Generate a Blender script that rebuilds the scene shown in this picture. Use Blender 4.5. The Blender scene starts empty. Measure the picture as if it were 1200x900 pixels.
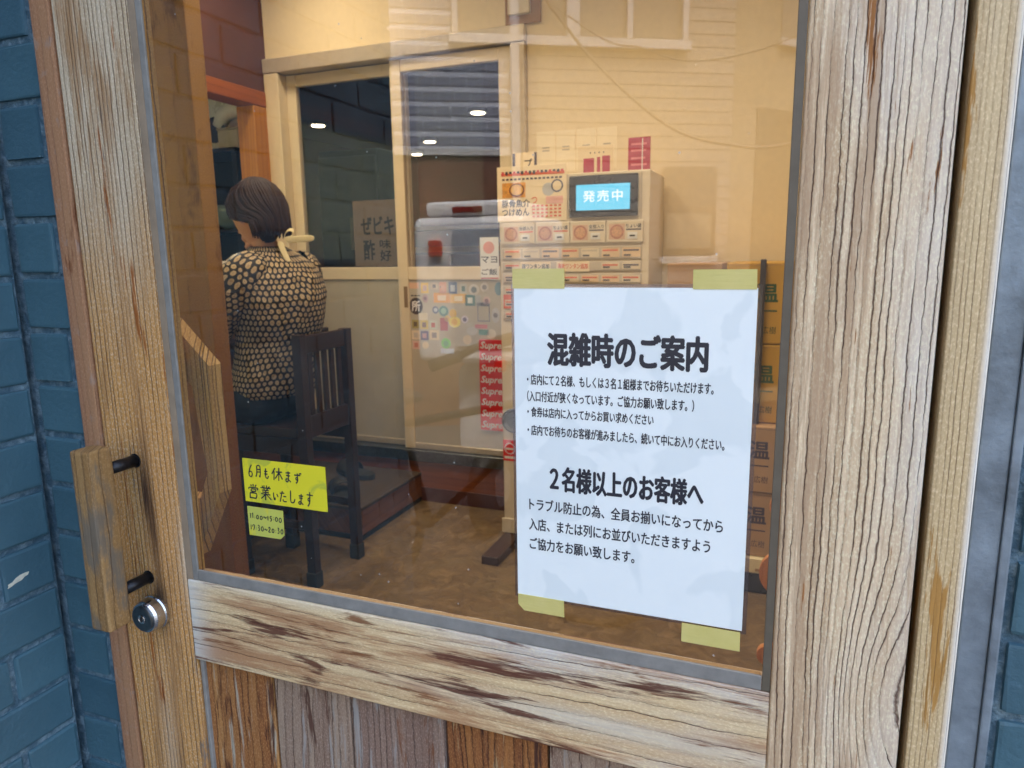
import bpy, bmesh, math, random
from mathutils import Vector, Matrix
random.seed(7)
scene = bpy.context.scene
col = scene.collection

# ------------------------------------------------------------------ camera, world, sun, exposure
cam_d = bpy.data.cameras.new('camera'); cam = bpy.data.objects.new('camera', cam_d); col.objects.link(cam)
rgt = Vector((0.93226222, 0.36148981, -0.01456949)); dwn = Vector((0.05213504, -0.17408632, -0.98334932)); fwd = Vector((-0.35800711, 0.91597984, -0.18114039))
m = Matrix.Identity(4)
for i in range(3):
    m[i][0] = rgt[i]; m[i][1] = -dwn[i]; m[i][2] = -fwd[i]
m[0][3], m[1][3], m[2][3] = 0.0, -0.6, 1.2
cam.matrix_world = m
cam_d.lens = 24.88; cam_d.sensor_width = 36; cam_d.clip_start = 0.02; cam_d.clip_end = 400
cam_d.dof.use_dof = True; cam_d.dof.focus_distance = 0.72; cam_d.dof.aperture_fstop = 13
scene.camera = cam
SUN_EL, SUN_ROT = math.radians(58), math.radians(28)
w = bpy.data.worlds.new('World'); scene.world = w; w.use_nodes = True
nt = w.node_tree; bg = nt.nodes['Background']
sky = nt.nodes.new('ShaderNodeTexSky'); sky.sky_type = 'NISHITA'; sky.sun_disc = False
sky.sun_elevation = SUN_EL; sky.sun_rotation = SUN_ROT; sky.air_density = 1.0; sky.dust_density = 5.0; sky.ozone_density = 1.2
nt.links.new(sky.outputs[0], bg.inputs[0]); bg.inputs[1].default_value = 0.15
sun_d = bpy.data.lights.new('sun', 'SUN'); sun_d.energy = .6; sun_d.angle = math.radians(14); sun_d.color = (1, .95, .88)
sun = bpy.data.objects.new('sun', sun_d); col.objects.link(sun)
sd = Vector((math.sin(SUN_ROT) * math.cos(SUN_EL), math.cos(SUN_ROT) * math.cos(SUN_EL), math.sin(SUN_EL)))
sun.rotation_euler = sd.to_track_quat('Z', 'Y').to_euler(); sun.location = (0, -6, 8)
scene.view_settings.view_transform = 'Standard'; scene.view_settings.look = 'None'
scene.view_settings.exposure = 2.88; scene.view_settings.gamma = 1.0
scene.render.engine = 'CYCLES'
scene.cycles.max_bounces = 8; scene.cycles.transparent_max_bounces = 16; scene.cycles.use_denoising = True
scene.cycles.caustics_reflective = False; scene.cycles.caustics_refractive = False

# ------------------------------------------------------------------ node helper
def lin(r, g, b):
    f = lambda c: ((c/255+.055)/1.055)**2.4 if c/255 > .04045 else c/255/12.92
    return (f(r), f(g), f(b), 1)
class NT:
    def __init__(s, name):
        s.m = bpy.data.materials.new(name); s.m.use_nodes = True; s.t = s.m.node_tree
        s.b = s.t.nodes['Principled BSDF']; s.out = s.t.nodes['Material Output']
    def n(s, kind, **kw):
        x = s.t.nodes.new('ShaderNode' + kind)
        for k, v in kw.items(): setattr(x, k, v)
        return x
    def put(s, sock, v):
        if hasattr(v, 'is_linked') or isinstance(v, bpy.types.NodeSocket): s.t.links.new(v, sock)
        elif v is not None:
            try: sock.default_value = v
            except Exception: sock.default_value = (v, v, v)
    def math(s, op, a, b=None, c=None, clamp=False):
        x = s.n('Math', operation=op, use_clamp=clamp)
        for i, v in enumerate((a, b, c)):
            if v is not None: s.put(x.inputs[i], v)
        return x.outputs[0]
    def vmath(s, op, a, b=None):
        x = s.n('VectorMath', operation=op); s.put(x.inputs[0], a)
        if b is not None: s.put(x.inputs[1], b)
        return x.outputs[0] if op not in ('LENGTH', 'DISTANCE', 'DOT_PRODUCT') else x.outputs['Value']
    def comb(s, x, y, z):
        c = s.n('CombineXYZ')
        for i, v in enumerate((x, y, z)): s.put(c.inputs[i], v)
        return c.outputs[0]
    def coord(s, kind='Object'): return s.n('TexCoord').outputs[kind]
    def noise(s, vec, scale=1, detail=3, rough=.5, dist=0, dim='3D', w=None):
        x = s.n('TexNoise', noise_dimensions=dim)
        if vec is not None and dim != '1D': s.put(x.inputs['Vector'], vec)
        if w is not None: s.put(x.inputs['W'], w)
        x.inputs['Scale'].default_value = scale; x.inputs['Detail'].default_value = detail
        x.inputs['Roughness'].default_value = rough; x.inputs['Distortion'].default_value = dist
        return x.outputs['Fac'] if 'Fac' in x.outputs else x.outputs[0]
    def ramp(s, fac, pts, interp='LINEAR'):
        x = s.n('ValToRGB'); x.color_ramp.interpolation = interp
        e = x.color_ramp.elements
        while len(e) < len(pts): e.new(0.5)
        for i, (p, c) in enumerate(pts):
            e[i].position = p; e[i].color = c if hasattr(c, '__len__') else (c, c, c, 1)
        s.put(x.inputs[0], fac); return x.outputs[0]
    def step(s, v, a, b):
        x = s.n('MapRange', interpolation_type='SMOOTHSTEP'); s.put(x.inputs[0], v)
        x.inputs[1].default_value = a; x.inputs[2].default_value = b
        return x.outputs[0]
    def mix(s, fac, a, b, blend='MIX'):
        x = s.n('Mix', data_type='RGBA', blend_type=blend)
        s.put(x.inputs[0], fac); s.put(x.inputs[6], a); s.put(x.inputs[7], b); return x.outputs[2]
    def bump(s, h, dist=.001, strength=1.0):
        x = s.n('Bump'); x.inputs['Strength'].default_value = strength; x.inputs['Distance'].default_value = dist
        s.put(x.inputs['Height'], h); s.put(s.b.inputs['Normal'], x.outputs[0])
    def fin(s, base=None, rough=.6, metal=0, spec=None):
        if base is not None: s.put(s.b.inputs['Base Color'], base)
        s.put(s.b.inputs['Roughness'], rough); s.b.inputs['Metallic'].default_value = metal
        if spec is not None: s.b.inputs['Specular IOR Level'].default_value = spec
        return s.m

def plain(name, c, rough=.6, metal=0, var=.08, scale=20, bump=0, spec=.5):
    t = NT(name); co = t.coord()
    n = t.noise(co, scale, 4, .6)
    a = tuple(max(0, x*(1-var)) for x in c[:3]) + (1,); b = tuple(min(1, x*(1+var)) for x in c[:3]) + (1,)
    base = t.ramp(n, [(.3, a), (.7, b)])
    if bump: t.bump(t.noise(co, scale*3, 5, .6), bump)
    return t.fin(base, t.ramp(n, [(.2, max(0, rough-.08)), (.8, min(1, rough+.08))]), metal, spec)

def wood(name, axis='Z', spacing=.006, light=(190, 178, 155), dark=(120, 95, 70), groove=(60, 42, 34), tint2=(170, 150, 120),
         groove_w=.08, wander=3.0, wf=(2.5, .7), fibre=.5, patch=None, patch_amt=.55, patch_soft=.05, patch_scale=(22, 3),
         patch2=None, patch2_amt=.6, patch2_scale=(30, 5), relief=.0012, rough=.8, off=0, grey=None, zgrad=None, lowtone=None, knot=None, softc=.4, softb=.2, tone=None, stains_highlights=(), rag=.25):
    """weathered softwood: irregular ring lines along the grain, fibres, worn-off finish"""
    t = NT(name); co = t.coord(); sp = t.n('SeparateXYZ'); t.put(sp.inputs[0], co)
    X, Y, Z = sp.outputs
    if axis == 'Z': A, L = t.math('ADD', X, t.math('MULTIPLY', Y, .7)), Z
    elif axis == 'X': A, L = t.math('ADD', Z, t.math('MULTIPLY', Y, .7)), X
    else: A, L = t.math('ADD', X, t.math('MULTIPLY', Z, .7)), Y
    A = t.math('ADD', A, off)
    warp = t.noise(t.comb(t.math('MULTIPLY', A, wf[0]), t.math('MULTIPLY', L, wf[1]), off), 1, 2, .5)
    warp2 = t.noise(t.comb(t.math('MULTIPLY', A, 14), t.math('MULTIPLY', L, 9), off+4), 1, 3, .6)
    T = t.math('ADD', t.math('DIVIDE', A, spacing), t.math('ADD', t.math('MULTIPLY', warp, wander*4), t.math('ADD', t.math('MULTIPLY', warp2, .55), t.math('MULTIPLY', t.noise(t.comb(t.math('MULTIPLY', A, 90), t.math('MULTIPLY', L, 60), off+7), 1, 3, .7), rag))))
    if knot:
        kx, kl, ks, amp = knot
        dx = t.math('SUBTRACT', A, kx); dl = t.math('MULTIPLY', t.math('SUBTRACT', L, kl), .35)
        g = t.math('EXPONENT', t.math('MULTIPLY', t.math('ADD', t.math('MULTIPLY', dx, dx), t.math('MULTIPLY', dl, dl)), -1/(ks*ks)))
        T = t.math('ADD', T, t.math('MULTIPLY', g, amp))
    vo = t.n('TexVoronoi', voronoi_dimensions='1D', feature='DISTANCE_TO_EDGE'); t.put(vo.inputs['W'], T); vo.inputs['Scale'].default_value = 1
    vc = t.n('TexVoronoi', voronoi_dimensions='1D', feature='F1'); t.put(vc.inputs['W'], T); vc.inputs['Scale'].default_value = 1
    cell = t.n('SeparateColor'); t.put(cell.inputs[0], vc.outputs['Color'])
    edge = vo.outputs['Distance']
    brk = t.noise(t.comb(t.math('MULTIPLY', A, 60), t.math('MULTIPLY', L, 5), off+9), 1, 3, .6)
    wv = t.math('MULTIPLY', t.step(brk, .34, .66), groove_w)
    gr = t.math('SUBTRACT', 1.0, t.math('DIVIDE', edge, t.math('MAXIMUM', wv, .004)), clamp=True)
    soft = t.math('SUBTRACT', 1.0, t.step(edge, 0, .3))
    fib = t.noise(t.comb(t.math('MULTIPLY', A, 420), t.math('MULTIPLY', L, 16), off), 1, 4, .75)
    grain = t.noise(t.comb(t.math('MULTIPLY', A, 620), t.math('MULTIPLY', L, 260), off), 1, 3, .7)
    base = t.mix(cell.outputs[0], lin(*light), lin(*tint2))
    base = t.mix(t.math('MULTIPLY', soft, softc), base, lin(*dark))
    bign = t.noise(t.comb(t.math('MULTIPLY', A, 9), t.math('MULTIPLY', L, 2.2), off+2), 1, 4, .6)
    if grey: base = t.mix(t.step(bign, .45, .7), base, lin(*grey))
    if zgrad:   # second tone toward the low end; weathering on the left stile
        z0, z1, cc = zgrad
        zz = t.math('ADD', L, t.math('MULTIPLY', t.math('SUBTRACT', bign, .5), .5))
        f = t.step(zz, z0, z1)
        darker = t.mix(t.math('MULTIPLY', soft, .6), lin(*cc), t.mix(.5, lin(*cc), lin(*dark)))
        base = t.mix(f, darker, base)
    base = t.mix(t.math('MULTIPLY', t.math('SUBTRACT', fib, .35, clamp=True), fibre*1.6, clamp=True), base, lin(*dark))
    base = t.mix(t.math('MULTIPLY', t.math('SUBTRACT', grain, .48, clamp=True), 2.2, clamp=True), base, lin(min(255, light[0]+35), min(255, light[1]+35), min(255, light[2]+35)))
    if tone:
        tc, ta, tb, ts = tone
        tz = t.noise(t.comb(t.math('MULTIPLY', A, ts[0]), t.math('MULTIPLY', L, ts[1]), off+50), 1, 5, .65, .5)
        tz = t.math('ADD', tz, t.math('MULTIPLY', t.math('SUBTRACT', fib, .5), .3))
        base = t.mix(t.math('MULTIPLY', t.step(tz, ta, tb), .75), base, lin(*tc))
    for (a0, l0, sa, sl, sc_, k_) in stains_highlights:
        da = t.math('DIVIDE', t.math('SUBTRACT', t.math('SUBTRACT', A, off), a0), sa); dl = t.math('DIVIDE', t.math('SUBTRACT', L, l0), sl)
        g = t.math('EXPONENT', t.math('MULTIPLY', t.math('ADD', t.math('MULTIPLY', da, da), t.math('MULTIPLY', dl, dl)), -1))
        g = t.math('MULTIPLY', t.math('ADD', g, t.math('MULTIPLY', t.math('SUBTRACT', fib, .55), g)), k_, clamp=True)
        base = t.mix(g, base, lin(*sc_))
    for pc, amt, sc, o in ((patch, patch_amt, patch_scale, 20), (patch2, patch2_amt, patch2_scale, 33)):
        if pc:
            p = t.noise(t.comb(t.math('MULTIPLY', A, sc[0]), t.math('MULTIPLY', L, sc[1]), off+o), 1, 6, .62, .4)
            p = t.math('ADD', p, t.math('MULTIPLY', t.math('SUBTRACT', fib, .5), .25))
            pf = t.step(p, amt, amt+patch_soft)
            base = t.mix(t.math('MULTIPLY', pf, .92), base, t.mix(fib, lin(*pc), lin(*[min(255, int(c*.72)) for c in pc])))
    base = t.mix(t.math('MULTIPLY', gr, .9), base, lin(*groove))
    h = t.math('SUBTRACT', t.math('MULTIPLY', t.math('ADD', fib, t.math('MULTIPLY', grain, .8)), .38), t.math('MULTIPLY', t.math('ADD', gr, t.math('MULTIPLY', soft, softb)), .8))
    t.bump(h, relief, 1.0)
    return t.fin(base, rough, 0, .3)

# ------------------------------------------------------------------ mesh helpers
def finish(bm, name, mat, parent=None, smooth=False, origin=None):
    me = bpy.data.meshes.new(name)
    bmesh.ops.recalc_face_normals(bm, faces=bm.faces)
    if parent is not None: o3 = Vector(parent['_o']) if '_o' in parent else Vector((0, 0, 0))
    elif origin is not None: o3 = Vector(origin)
    else:
        vs = [v.co for v in bm.verts]
        o3 = Vector(((min(v.x for v in vs)+max(v.x for v in vs))/2, (min(v.y for v in vs)+max(v.y for v in vs))/2, min(v.z for v in vs)))
    bmesh.ops.translate(bm, verts=bm.verts, vec=-o3)
    bm.to_mesh(me); bm.free()
    if smooth:
        for p in me.polygons: p.use_smooth = True
    for mm in (mat if isinstance(mat, (list, tuple)) else [mat]): me.materials.append(mm)
    ob = bpy.data.objects.new(name, me); col.objects.link(ob)
    if parent is not None:
        ob.parent = parent; ob['_o'] = tuple(o3)
    else: ob.location = o3; ob['_o'] = tuple(o3)
    return ob
def tag(o, label=None, cat=None, group=None, kind=None):
    if label: o['label'] = label
    if cat: o['category'] = cat
    if group: o['group'] = group
    if kind: o['kind'] = kind
    return o
def thing(name, loc, label, cat, group=None):
    o = bpy.data.objects.new(name, None); o.empty_display_size = .1; col.objects.link(o); o.location = loc; o['_o'] = tuple(loc)
    return tag(o, label, cat, group)
def b_box(bm, x0, x1, y0, y1, z0, z1, bev=0, seg=1, mat=0):
    r = bmesh.ops.create_cube(bm, size=1)
    for v in r['verts']:
        v.co.x = x0 if v.co.x < 0 else x1; v.co.y = y0 if v.co.y < 0 else y1; v.co.z = z0 if v.co.z < 0 else z1
    fs = {f for v in r['verts'] for f in v.link_faces}
    for f in fs: f.material_index = mat
    if bev:
        es = {e for v in r['verts'] for e in v.link_edges}
        bmesh.ops.bevel(bm, geom=list(es), offset=bev, segments=seg, affect='EDGES', profile=.6, material=mat)
def box(name, x0, x1, y0, y1, z0, z1, mat, parent=None, bev=.001, seg=1, smooth=False):
    bm = bmesh.new(); b_box(bm, x0, x1, y0, y1, z0, z1, bev, seg); return finish(bm, name, mat, parent, smooth)
def b_cyl(bm, p0, p1, r0, r1=None, n=20, cap=True):
    p0, p1 = Vector(p0), Vector(p1); r1 = r0 if r1 is None else r1
    q = (p1-p0).to_track_quat('Z', 'Y'); a, b = [], []
    for i in range(n):
        c = Vector((math.cos(2*math.pi*i/n), math.sin(2*math.pi*i/n), 0))
        a.append(bm.verts.new(p0+q@(c*r0))); b.append(bm.verts.new(p1+q@(c*r1)))
    for i in range(n): bm.faces.new((a[i], a[(i+1) % n], b[(i+1) % n], b[i]))
    if cap: bm.faces.new(list(reversed(a))); bm.faces.new(b)
def b_tube(bm, pts, r, n=8, cap=True):
    pts = [Vector(p) for p in pts]; rings = []; q = None
    for i, p in enumerate(pts):
        d = (pts[min(i+1, len(pts)-1)]-pts[max(i-1, 0)]).normalized()
        q = d.to_track_quat('Z', 'Y') if q is None else (q.to_matrix()@Vector((0, 0, 1))).rotation_difference(d) @ q
        rr = r[i] if hasattr(r, '__len__') else r
        rings.append([bm.verts.new(p+q@Vector((math.cos(2*math.pi*k/n)*rr, math.sin(2*math.pi*k/n)*rr, 0))) for k in range(n)])
    for a, b in zip(rings, rings[1:]):
        for k in range(n): bm.faces.new((a[k], a[(k+1) % n], b[(k+1) % n], b[k]))
    if cap: bm.faces.new(list(reversed(rings[0]))); bm.faces.new(rings[-1])
def b_lathe(bm, prof, c, ax='Z', n=28):
    """prof = [(r, h)] about an axis through c"""
    c = Vector(c); Q = {'Z': Matrix.Identity(3), 'Y': Matrix.Rotation(math.radians(90), 3, 'X'), 'X': Matrix.Rotation(math.radians(90), 3, 'Y')}[ax]
    rings = []
    for r, h in prof:
        rings.append([bm.verts.new(c+Q@Vector((r*math.cos(2*math.pi*k/n), r*math.sin(2*math.pi*k/n), h))) for k in range(n)])
    for a, b in zip(rings, rings[1:]):
        for k in range(n): bm.faces.new((a[k], a[(k+1) % n], b[(k+1) % n], b[k]))
    bm.faces.new(list(reversed(rings[0]))); bm.faces.new(rings[-1])
def b_prism(bm, pts, y0, y1):
    """polygon (x, z) extruded along y"""
    a = [bm.verts.new((x, y0, z)) for x, z in pts]; b = [bm.verts.new((x, y1, z)) for x, z in pts]
    n = len(pts); bm.faces.new(a); bm.faces.new(list(reversed(b)))
    for i in range(n): bm.faces.new((a[i], b[i], b[(i+1) % n], a[(i+1) % n]))
def b_ringprism(bm, outer, inner, y0, y1):
    n = len(outer); A = [[bm.verts.new((x, y, z)) for x, z in P] for P in (outer, inner) for y in (y0, y1)]
    o0, o1, i0, i1 = A
    for k in range(n):
        j = (k+1) % n
        bm.faces.new((o0[k], o0[j], i0[j], i0[k])); bm.faces.new((o1[k], i1[k], i1[j], o1[j]))
        bm.faces.new((o0[k], o1[k], o1[j], o0[j])); bm.faces.new((i0[k], i0[j], i1[j], i1[k]))
def instance(src, name, mat4, parent):
    o = bpy.data.objects.new(name, src); col.objects.link(o); o.parent = parent; o.matrix_local = mat4; return o

_tc = {}
def text(name, s, x0, x1, z0, z1, y, mat, parent=None, bold=0.0, thick=.0002, res=2, shear=0, jitter=0, spacing=1.0, keep=False):
    """lettering fitted in x0..x1 × z0..z1 on a plane facing -y"""
    bm = bmesh.new(); pen = 0.0; heavy, bold = bold, 0.0
    parts = s if jitter else [s]
    for ch in parts:
        key = (ch, bold, res, shear, spacing)
        if key not in _tc:
            c = bpy.data.curves.new('lettering', 'FONT'); c.body = ch; c.size = 1; c.offset = bold; c.resolution_u = res; c.shear = shear
            c.space_character = spacing
            o = bpy.data.objects.new('lettering', c); col.objects.link(o)
            me = bpy.data.meshes.new_from_object(o.evaluated_get(bpy.context.evaluated_depsgraph_get()))
            bpy.data.objects.remove(o); _tc[key] = me
        me = _tc[key]
        tmp = bmesh.new(); tmp.from_mesh(me)
        if jitter and tmp.verts:
            w_ = .5 if ch in '0123456789:~ー' else .92
            k = random.uniform(1-jitter, 1+jitter*.6)
            M = Matrix.Translation((pen, random.uniform(-.12, .12)*jitter*2, 0)) @ Matrix.Rotation(random.uniform(-.12, .12)*jitter*2, 4, 'Z') @ Matrix.Diagonal((k, k*random.uniform(.95, 1.1), 1, 1))
            bmesh.ops.transform(tmp, matrix=M, verts=tmp.verts); pen += w_*k
        m2 = bpy.data.meshes.new('t'); tmp.to_mesh(m2); tmp.free(); bm.from_mesh(m2); bpy.data.meshes.remove(m2)
    if not bm.verts: return None
    xs = [v.co.x for v in bm.verts]; ys = [v.co.y for v in bm.verts]
    ax, bx, ay, by = min(xs), max(xs), min(ys), max(ys)
    sx = (x1-x0)/(bx-ax); sz = (z1-z0)/(by-ay)
    if keep: sx = sz = min(sx, sz)
    for v in bm.verts: v.co = Vector((x0+(v.co.x-ax)*sx, y, z0+(v.co.y-ay)*sz))
    if heavy:      # bold weight: the strokes thickened by close-set layers
        src = bpy.data.meshes.new('t'); bm.to_mesh(src); rr = heavy*sz
        for k in range(6):
            tmp = bmesh.new(); tmp.from_mesh(src); a = 2*math.pi*k/6
            bmesh.ops.translate(tmp, verts=tmp.verts, vec=(rr*math.cos(a), -.000012*(k+1), rr*math.sin(a)))
            m2 = bpy.data.meshes.new('t'); tmp.to_mesh(m2); tmp.free(); bm.from_mesh(m2); bpy.data.meshes.remove(m2)
        bpy.data.meshes.remove(src)
    ob = finish(bm, name, mat, parent)
    return ob
def sheet(name, x0, x1, z0, z1, y, mat, parent=None, t=.0006, bev=0): return box(name, x0, x1, y-t, y, z0, z1, mat, parent, bev)
def disc(name, x, z, y, r, mat, parent=None, t=.001, n=24, rz=None):
    bm = bmesh.new(); rz = rz or r
    b_prism(bm, [(x+r*math.cos(2*math.pi*k/n), z+rz*math.sin(2*math.pi*k/n)) for k in range(n)], y-t, y); return finish(bm, name, mat, parent)

# ------------------------------------------------------------------ materials
def paint_brick():
    t = NT('blue_painted_brick'); co = t.coord(); geo = t.n('ObjectInfo').outputs['Random']
    n = t.noise(co, 9, 5, .6); n2 = t.noise(co, 160, 3, .6); n3 = t.noise(t.vmath('ADD', co, t.comb(geo, geo, geo)), 45, 4, .7, 1)
    base = t.mix(n, lin(56, 88, 100), lin(76, 112, 124))
    base = t.mix(t.math('MULTIPLY', geo, .35), base, lin(44, 72, 88))
    base = t.mix(t.math('MULTIPLY', t.step(n3, .6, .75), .35), base, lin(90, 122, 142))
    sp = t.n('TexVoronoi', feature='F1'); t.put(sp.inputs['Vector'], co); sp.inputs['Scale'].default_value = 70
    spk = t.math('SUBTRACT', 1, t.step(sp.outputs['Distance'], .05, .09)); sel = t.n('SeparateColor'); t.put(sel.inputs[0], sp.outputs['Color'])
    spk = t.math('MULTIPLY', spk, t.math('GREATER_THAN', sel.outputs[0], .9))
    base = t.mix(spk, base, lin(190, 200, 205))
    t.bump(t.math('ADD', t.math('MULTIPLY', n, 1.5), t.math('ADD', t.math('MULTIPLY', n2, .5), t.math('MULTIPLY', n3, .25))), .0020, .8)
    return t.fin(base, t.ramp(n3, [(.3, .38), (.7, .55)]), 0, .45)
def paint_mortar():
    t = NT('blue_painted_mortar'); co = t.coord()
    n = t.noise(co, 60, 6, .7); n2 = t.noise(co, 14, 4, .6)
    base = t.mix(t.step(n, .4, .7), lin(62, 92, 108), lin(122, 146, 156)); t.bump(t.math('ADD', n, n2), .006, 1)  # lighter tone stands in for sky light caught on the brick edges
    return t.fin(base, .55)
M_BRICK, M_MORTAR = paint_brick(), paint_mortar()
M_RSTILE = wood('weathered_pale_stile', 'Z', .0066, (240, 216, 178), (150, 112, 80), (78, 44, 32), (208, 180, 142), .13, .95, (4.0, 1.1), .55,
                patch=(176, 112, 48), patch_amt=.635, patch_scale=(90, 7), relief=.0016, grey=(228, 216, 196), knot=(1.704, -.37, .030, 3.6), off=1.3, softc=.38, softb=.2, tone=((182, 152, 120), .48, .64, (40, 2.5)), rag=.5)
M_LSTILE = wood('weathered_ochre_stile', 'Z', .0068, (214, 198, 170), (130, 98, 66), (80, 50, 32), (194, 174, 142), .10, .7, (3, .6), .55,
                patch=(176, 100, 40), patch_amt=.60, patch_scale=(44, 3.5), patch2=(150, 134, 118), patch2_amt=.60, patch2_scale=(26, 5), relief=.0013,
                zgrad=(-.14, .16, (206, 150, 80)), off=4.1, softc=.4, softb=.25, tone=((160, 118, 74), .5, .66, (26, 3)),
                stains_highlights=((-.394, -.275, .010, .050, (58, 38, 26), 1.0), (-.388, -.330, .008, .060, (70, 44, 30), .8), (-.390, -.415, .014, .030, (42, 30, 24), 1.0), (-.335, -.36, .014, .06, (206, 196, 176), .75), (-.40, -.62, .012, .09, (196, 176, 150), .5)))
M_RAIL = wood('weathered_cream_rail', 'X', .0150, (232, 206, 158), (160, 120, 82), (98, 56, 38), (212, 180, 134), .04, .8, (5, 1.6), .45,
              patch=(104, 54, 40), patch_amt=.535, patch_soft=.09, patch_scale=(40, 5), patch2=(150, 98, 62), patch2_amt=.545, patch2_scale=(30, 4.5), relief=.0016,
              grey=(214, 208, 196), off=2.2, softc=.25, tone=((166, 116, 78), .43, .60, (18, 2.4)),
              stains_highlights=((-.43, -.335, .2, .028, (214, 216, 208), .9), (-.385, -.1, .012, .32, (214, 208, 196), .7), (-.462, .2, .012, .2, (212, 208, 194), .6)))
PK = dict(softc=.3, patch_scale=(75, 6), patch2_scale=(48, 7), relief=.0012, patch_soft=.09, rag=.5)
M_PLANK = [wood('stripped_orange_plank', 'Z', .010, (184, 134, 78), (112, 62, 34), (66, 34, 24), (148, 94, 50), .07, 1.2, (7, 2), .9, patch=(208, 200, 178), patch_amt=.555, patch2=(88, 46, 30), patch2_amt=.545, off=1, **PK),
           wood('stripped_grey_plank', 'Z', .010, (166, 144, 122), (112, 86, 70), (62, 40, 34), (140, 114, 96), .06, 1.2, (6, 2), .9, patch=(184, 176, 166), patch_amt=.555, patch2=(98, 62, 48), patch2_amt=.56, off=3, **PK),
           wood('stripped_mauve_plank', 'Z', .009, (156, 132, 114), (100, 76, 66), (56, 36, 32), (130, 102, 86), .06, 1.2, (6, 2), .9, patch=(180, 174, 166), patch_amt=.57, patch2=(140, 86, 50), patch2_amt=.56, off=6, **PK),
           wood('stripped_brown_plank', 'Z', .009, (168, 112, 60), (88, 48, 30), (50, 26, 20), (134, 82, 44), .08, 1.2, (7, 2), .9, patch=(204, 180, 134), patch_amt=.56, patch2=(72, 42, 38), patch2_amt=.54, off=9, **PK)]
M_REDJAMB = wood('reddish_varnished_jamb', 'Z', .012, (172, 128, 92), (130, 90, 60), (90, 56, 36), (150, 104, 80), .03, .6, (3, 1), .3, patch=(192, 158, 134), patch_amt=.56, patch_soft=.12, patch_scale=(70, 40), patch2=(132, 74, 40), patch2_amt=.60, patch2_scale=(20, 6), relief=.0004, rough=.5, off=5, softc=.2)
M_RJAMB = wood('new_pale_jamb', 'Z', .0042, (222, 200, 156), (166, 136, 96), (140, 104, 66), (196, 172, 132), .08, .4, (2, .3), .4, patch=(200, 146, 70), patch_amt=.60, patch_scale=(70, 6), relief=.0007, stains_highlights=((.451, 0, .0035, 40, (242, 238, 226), .85),), zgrad=(.9, 1.3, (204, 178, 132)), grey=(206, 196, 178), off=7)  # near-white line paints the worn right edge as catching the light
M_HANDLE = wood('handle_wood', 'Z', .011, (158, 124, 78), (108, 80, 48), (76, 52, 34), (140, 104, 60), .06, 1.5, (5, 2), .6, patch=(128, 118, 102), patch_amt=.46, patch_soft=.15, patch_scale=(28, 9), relief=.0006, rough=.6, off=3.7)
M_INNERWOOD = wood('inner_handle_wood', 'Z', .0058, (186, 144, 80), (112, 76, 36), (74, 46, 22), (164, 122, 62), .16, .8, (3, 1), .4, relief=.001, off=2)
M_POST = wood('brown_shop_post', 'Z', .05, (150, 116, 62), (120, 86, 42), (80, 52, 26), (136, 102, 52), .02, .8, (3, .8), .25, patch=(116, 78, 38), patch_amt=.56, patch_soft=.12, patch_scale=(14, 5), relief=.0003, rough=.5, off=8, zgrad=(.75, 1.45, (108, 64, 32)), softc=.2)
M_ORANGE = wood('orange_stained_wood', 'Z', .02, (176, 118, 50), (140, 86, 32), (100, 56, 22), (160, 102, 40), .03, 1, (3, 1), .3, relief=.0003, rough=.4, off=2)
M_ORANGEX = wood('orange_beam_wood', 'Y', .02, (160, 88, 36), (124, 62, 22), (90, 42, 16), (142, 74, 28), .03, 1, (3, 1), .3, relief=.0003, rough=.4, off=2)
M_PLY = wood('tan_plywood', 'Z', .02, (224, 152, 96), (196, 122, 70), (170, 100, 56), (214, 140, 84), .02, 1, (3, 1), .2, relief=.0002, rough=.4, off=6)
M_GASKET = plain('grey_glazing_bead', lin(134, 132, 126), .55, 0, .16, 55, .0004)
M_GASKETD = plain('dull_glazing_bead', lin(98, 90, 76), .5, 0, .12, 50, .0003)
M_ALU = plain('grey_painted_metal', lin(124, 136, 144), .42, .25, .3, 30, .0009)
M_BLACKM = plain('black_metal', (.02, .02, .022, 1), .38, .6, .1, 60, .0001)
M_STEEL = plain('brushed_steel', (.62, .64, .66, 1), .24, 1, .12, 120)
M_STEELD = plain('dark_steel', (.16, .18, .19, 1), .4, 1, .2, 90)
M_DARKGAP = plain('dark_gap', (.012, .010, .009, 1), .9)
M_CONC = plain('concrete', (.13, .125, .12, 1), .85, 0, .2, 14, .002)
M_ASPH = plain('asphalt', (.055, .055, .058, 1), .9, 0, .25, 60, .003)
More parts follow.
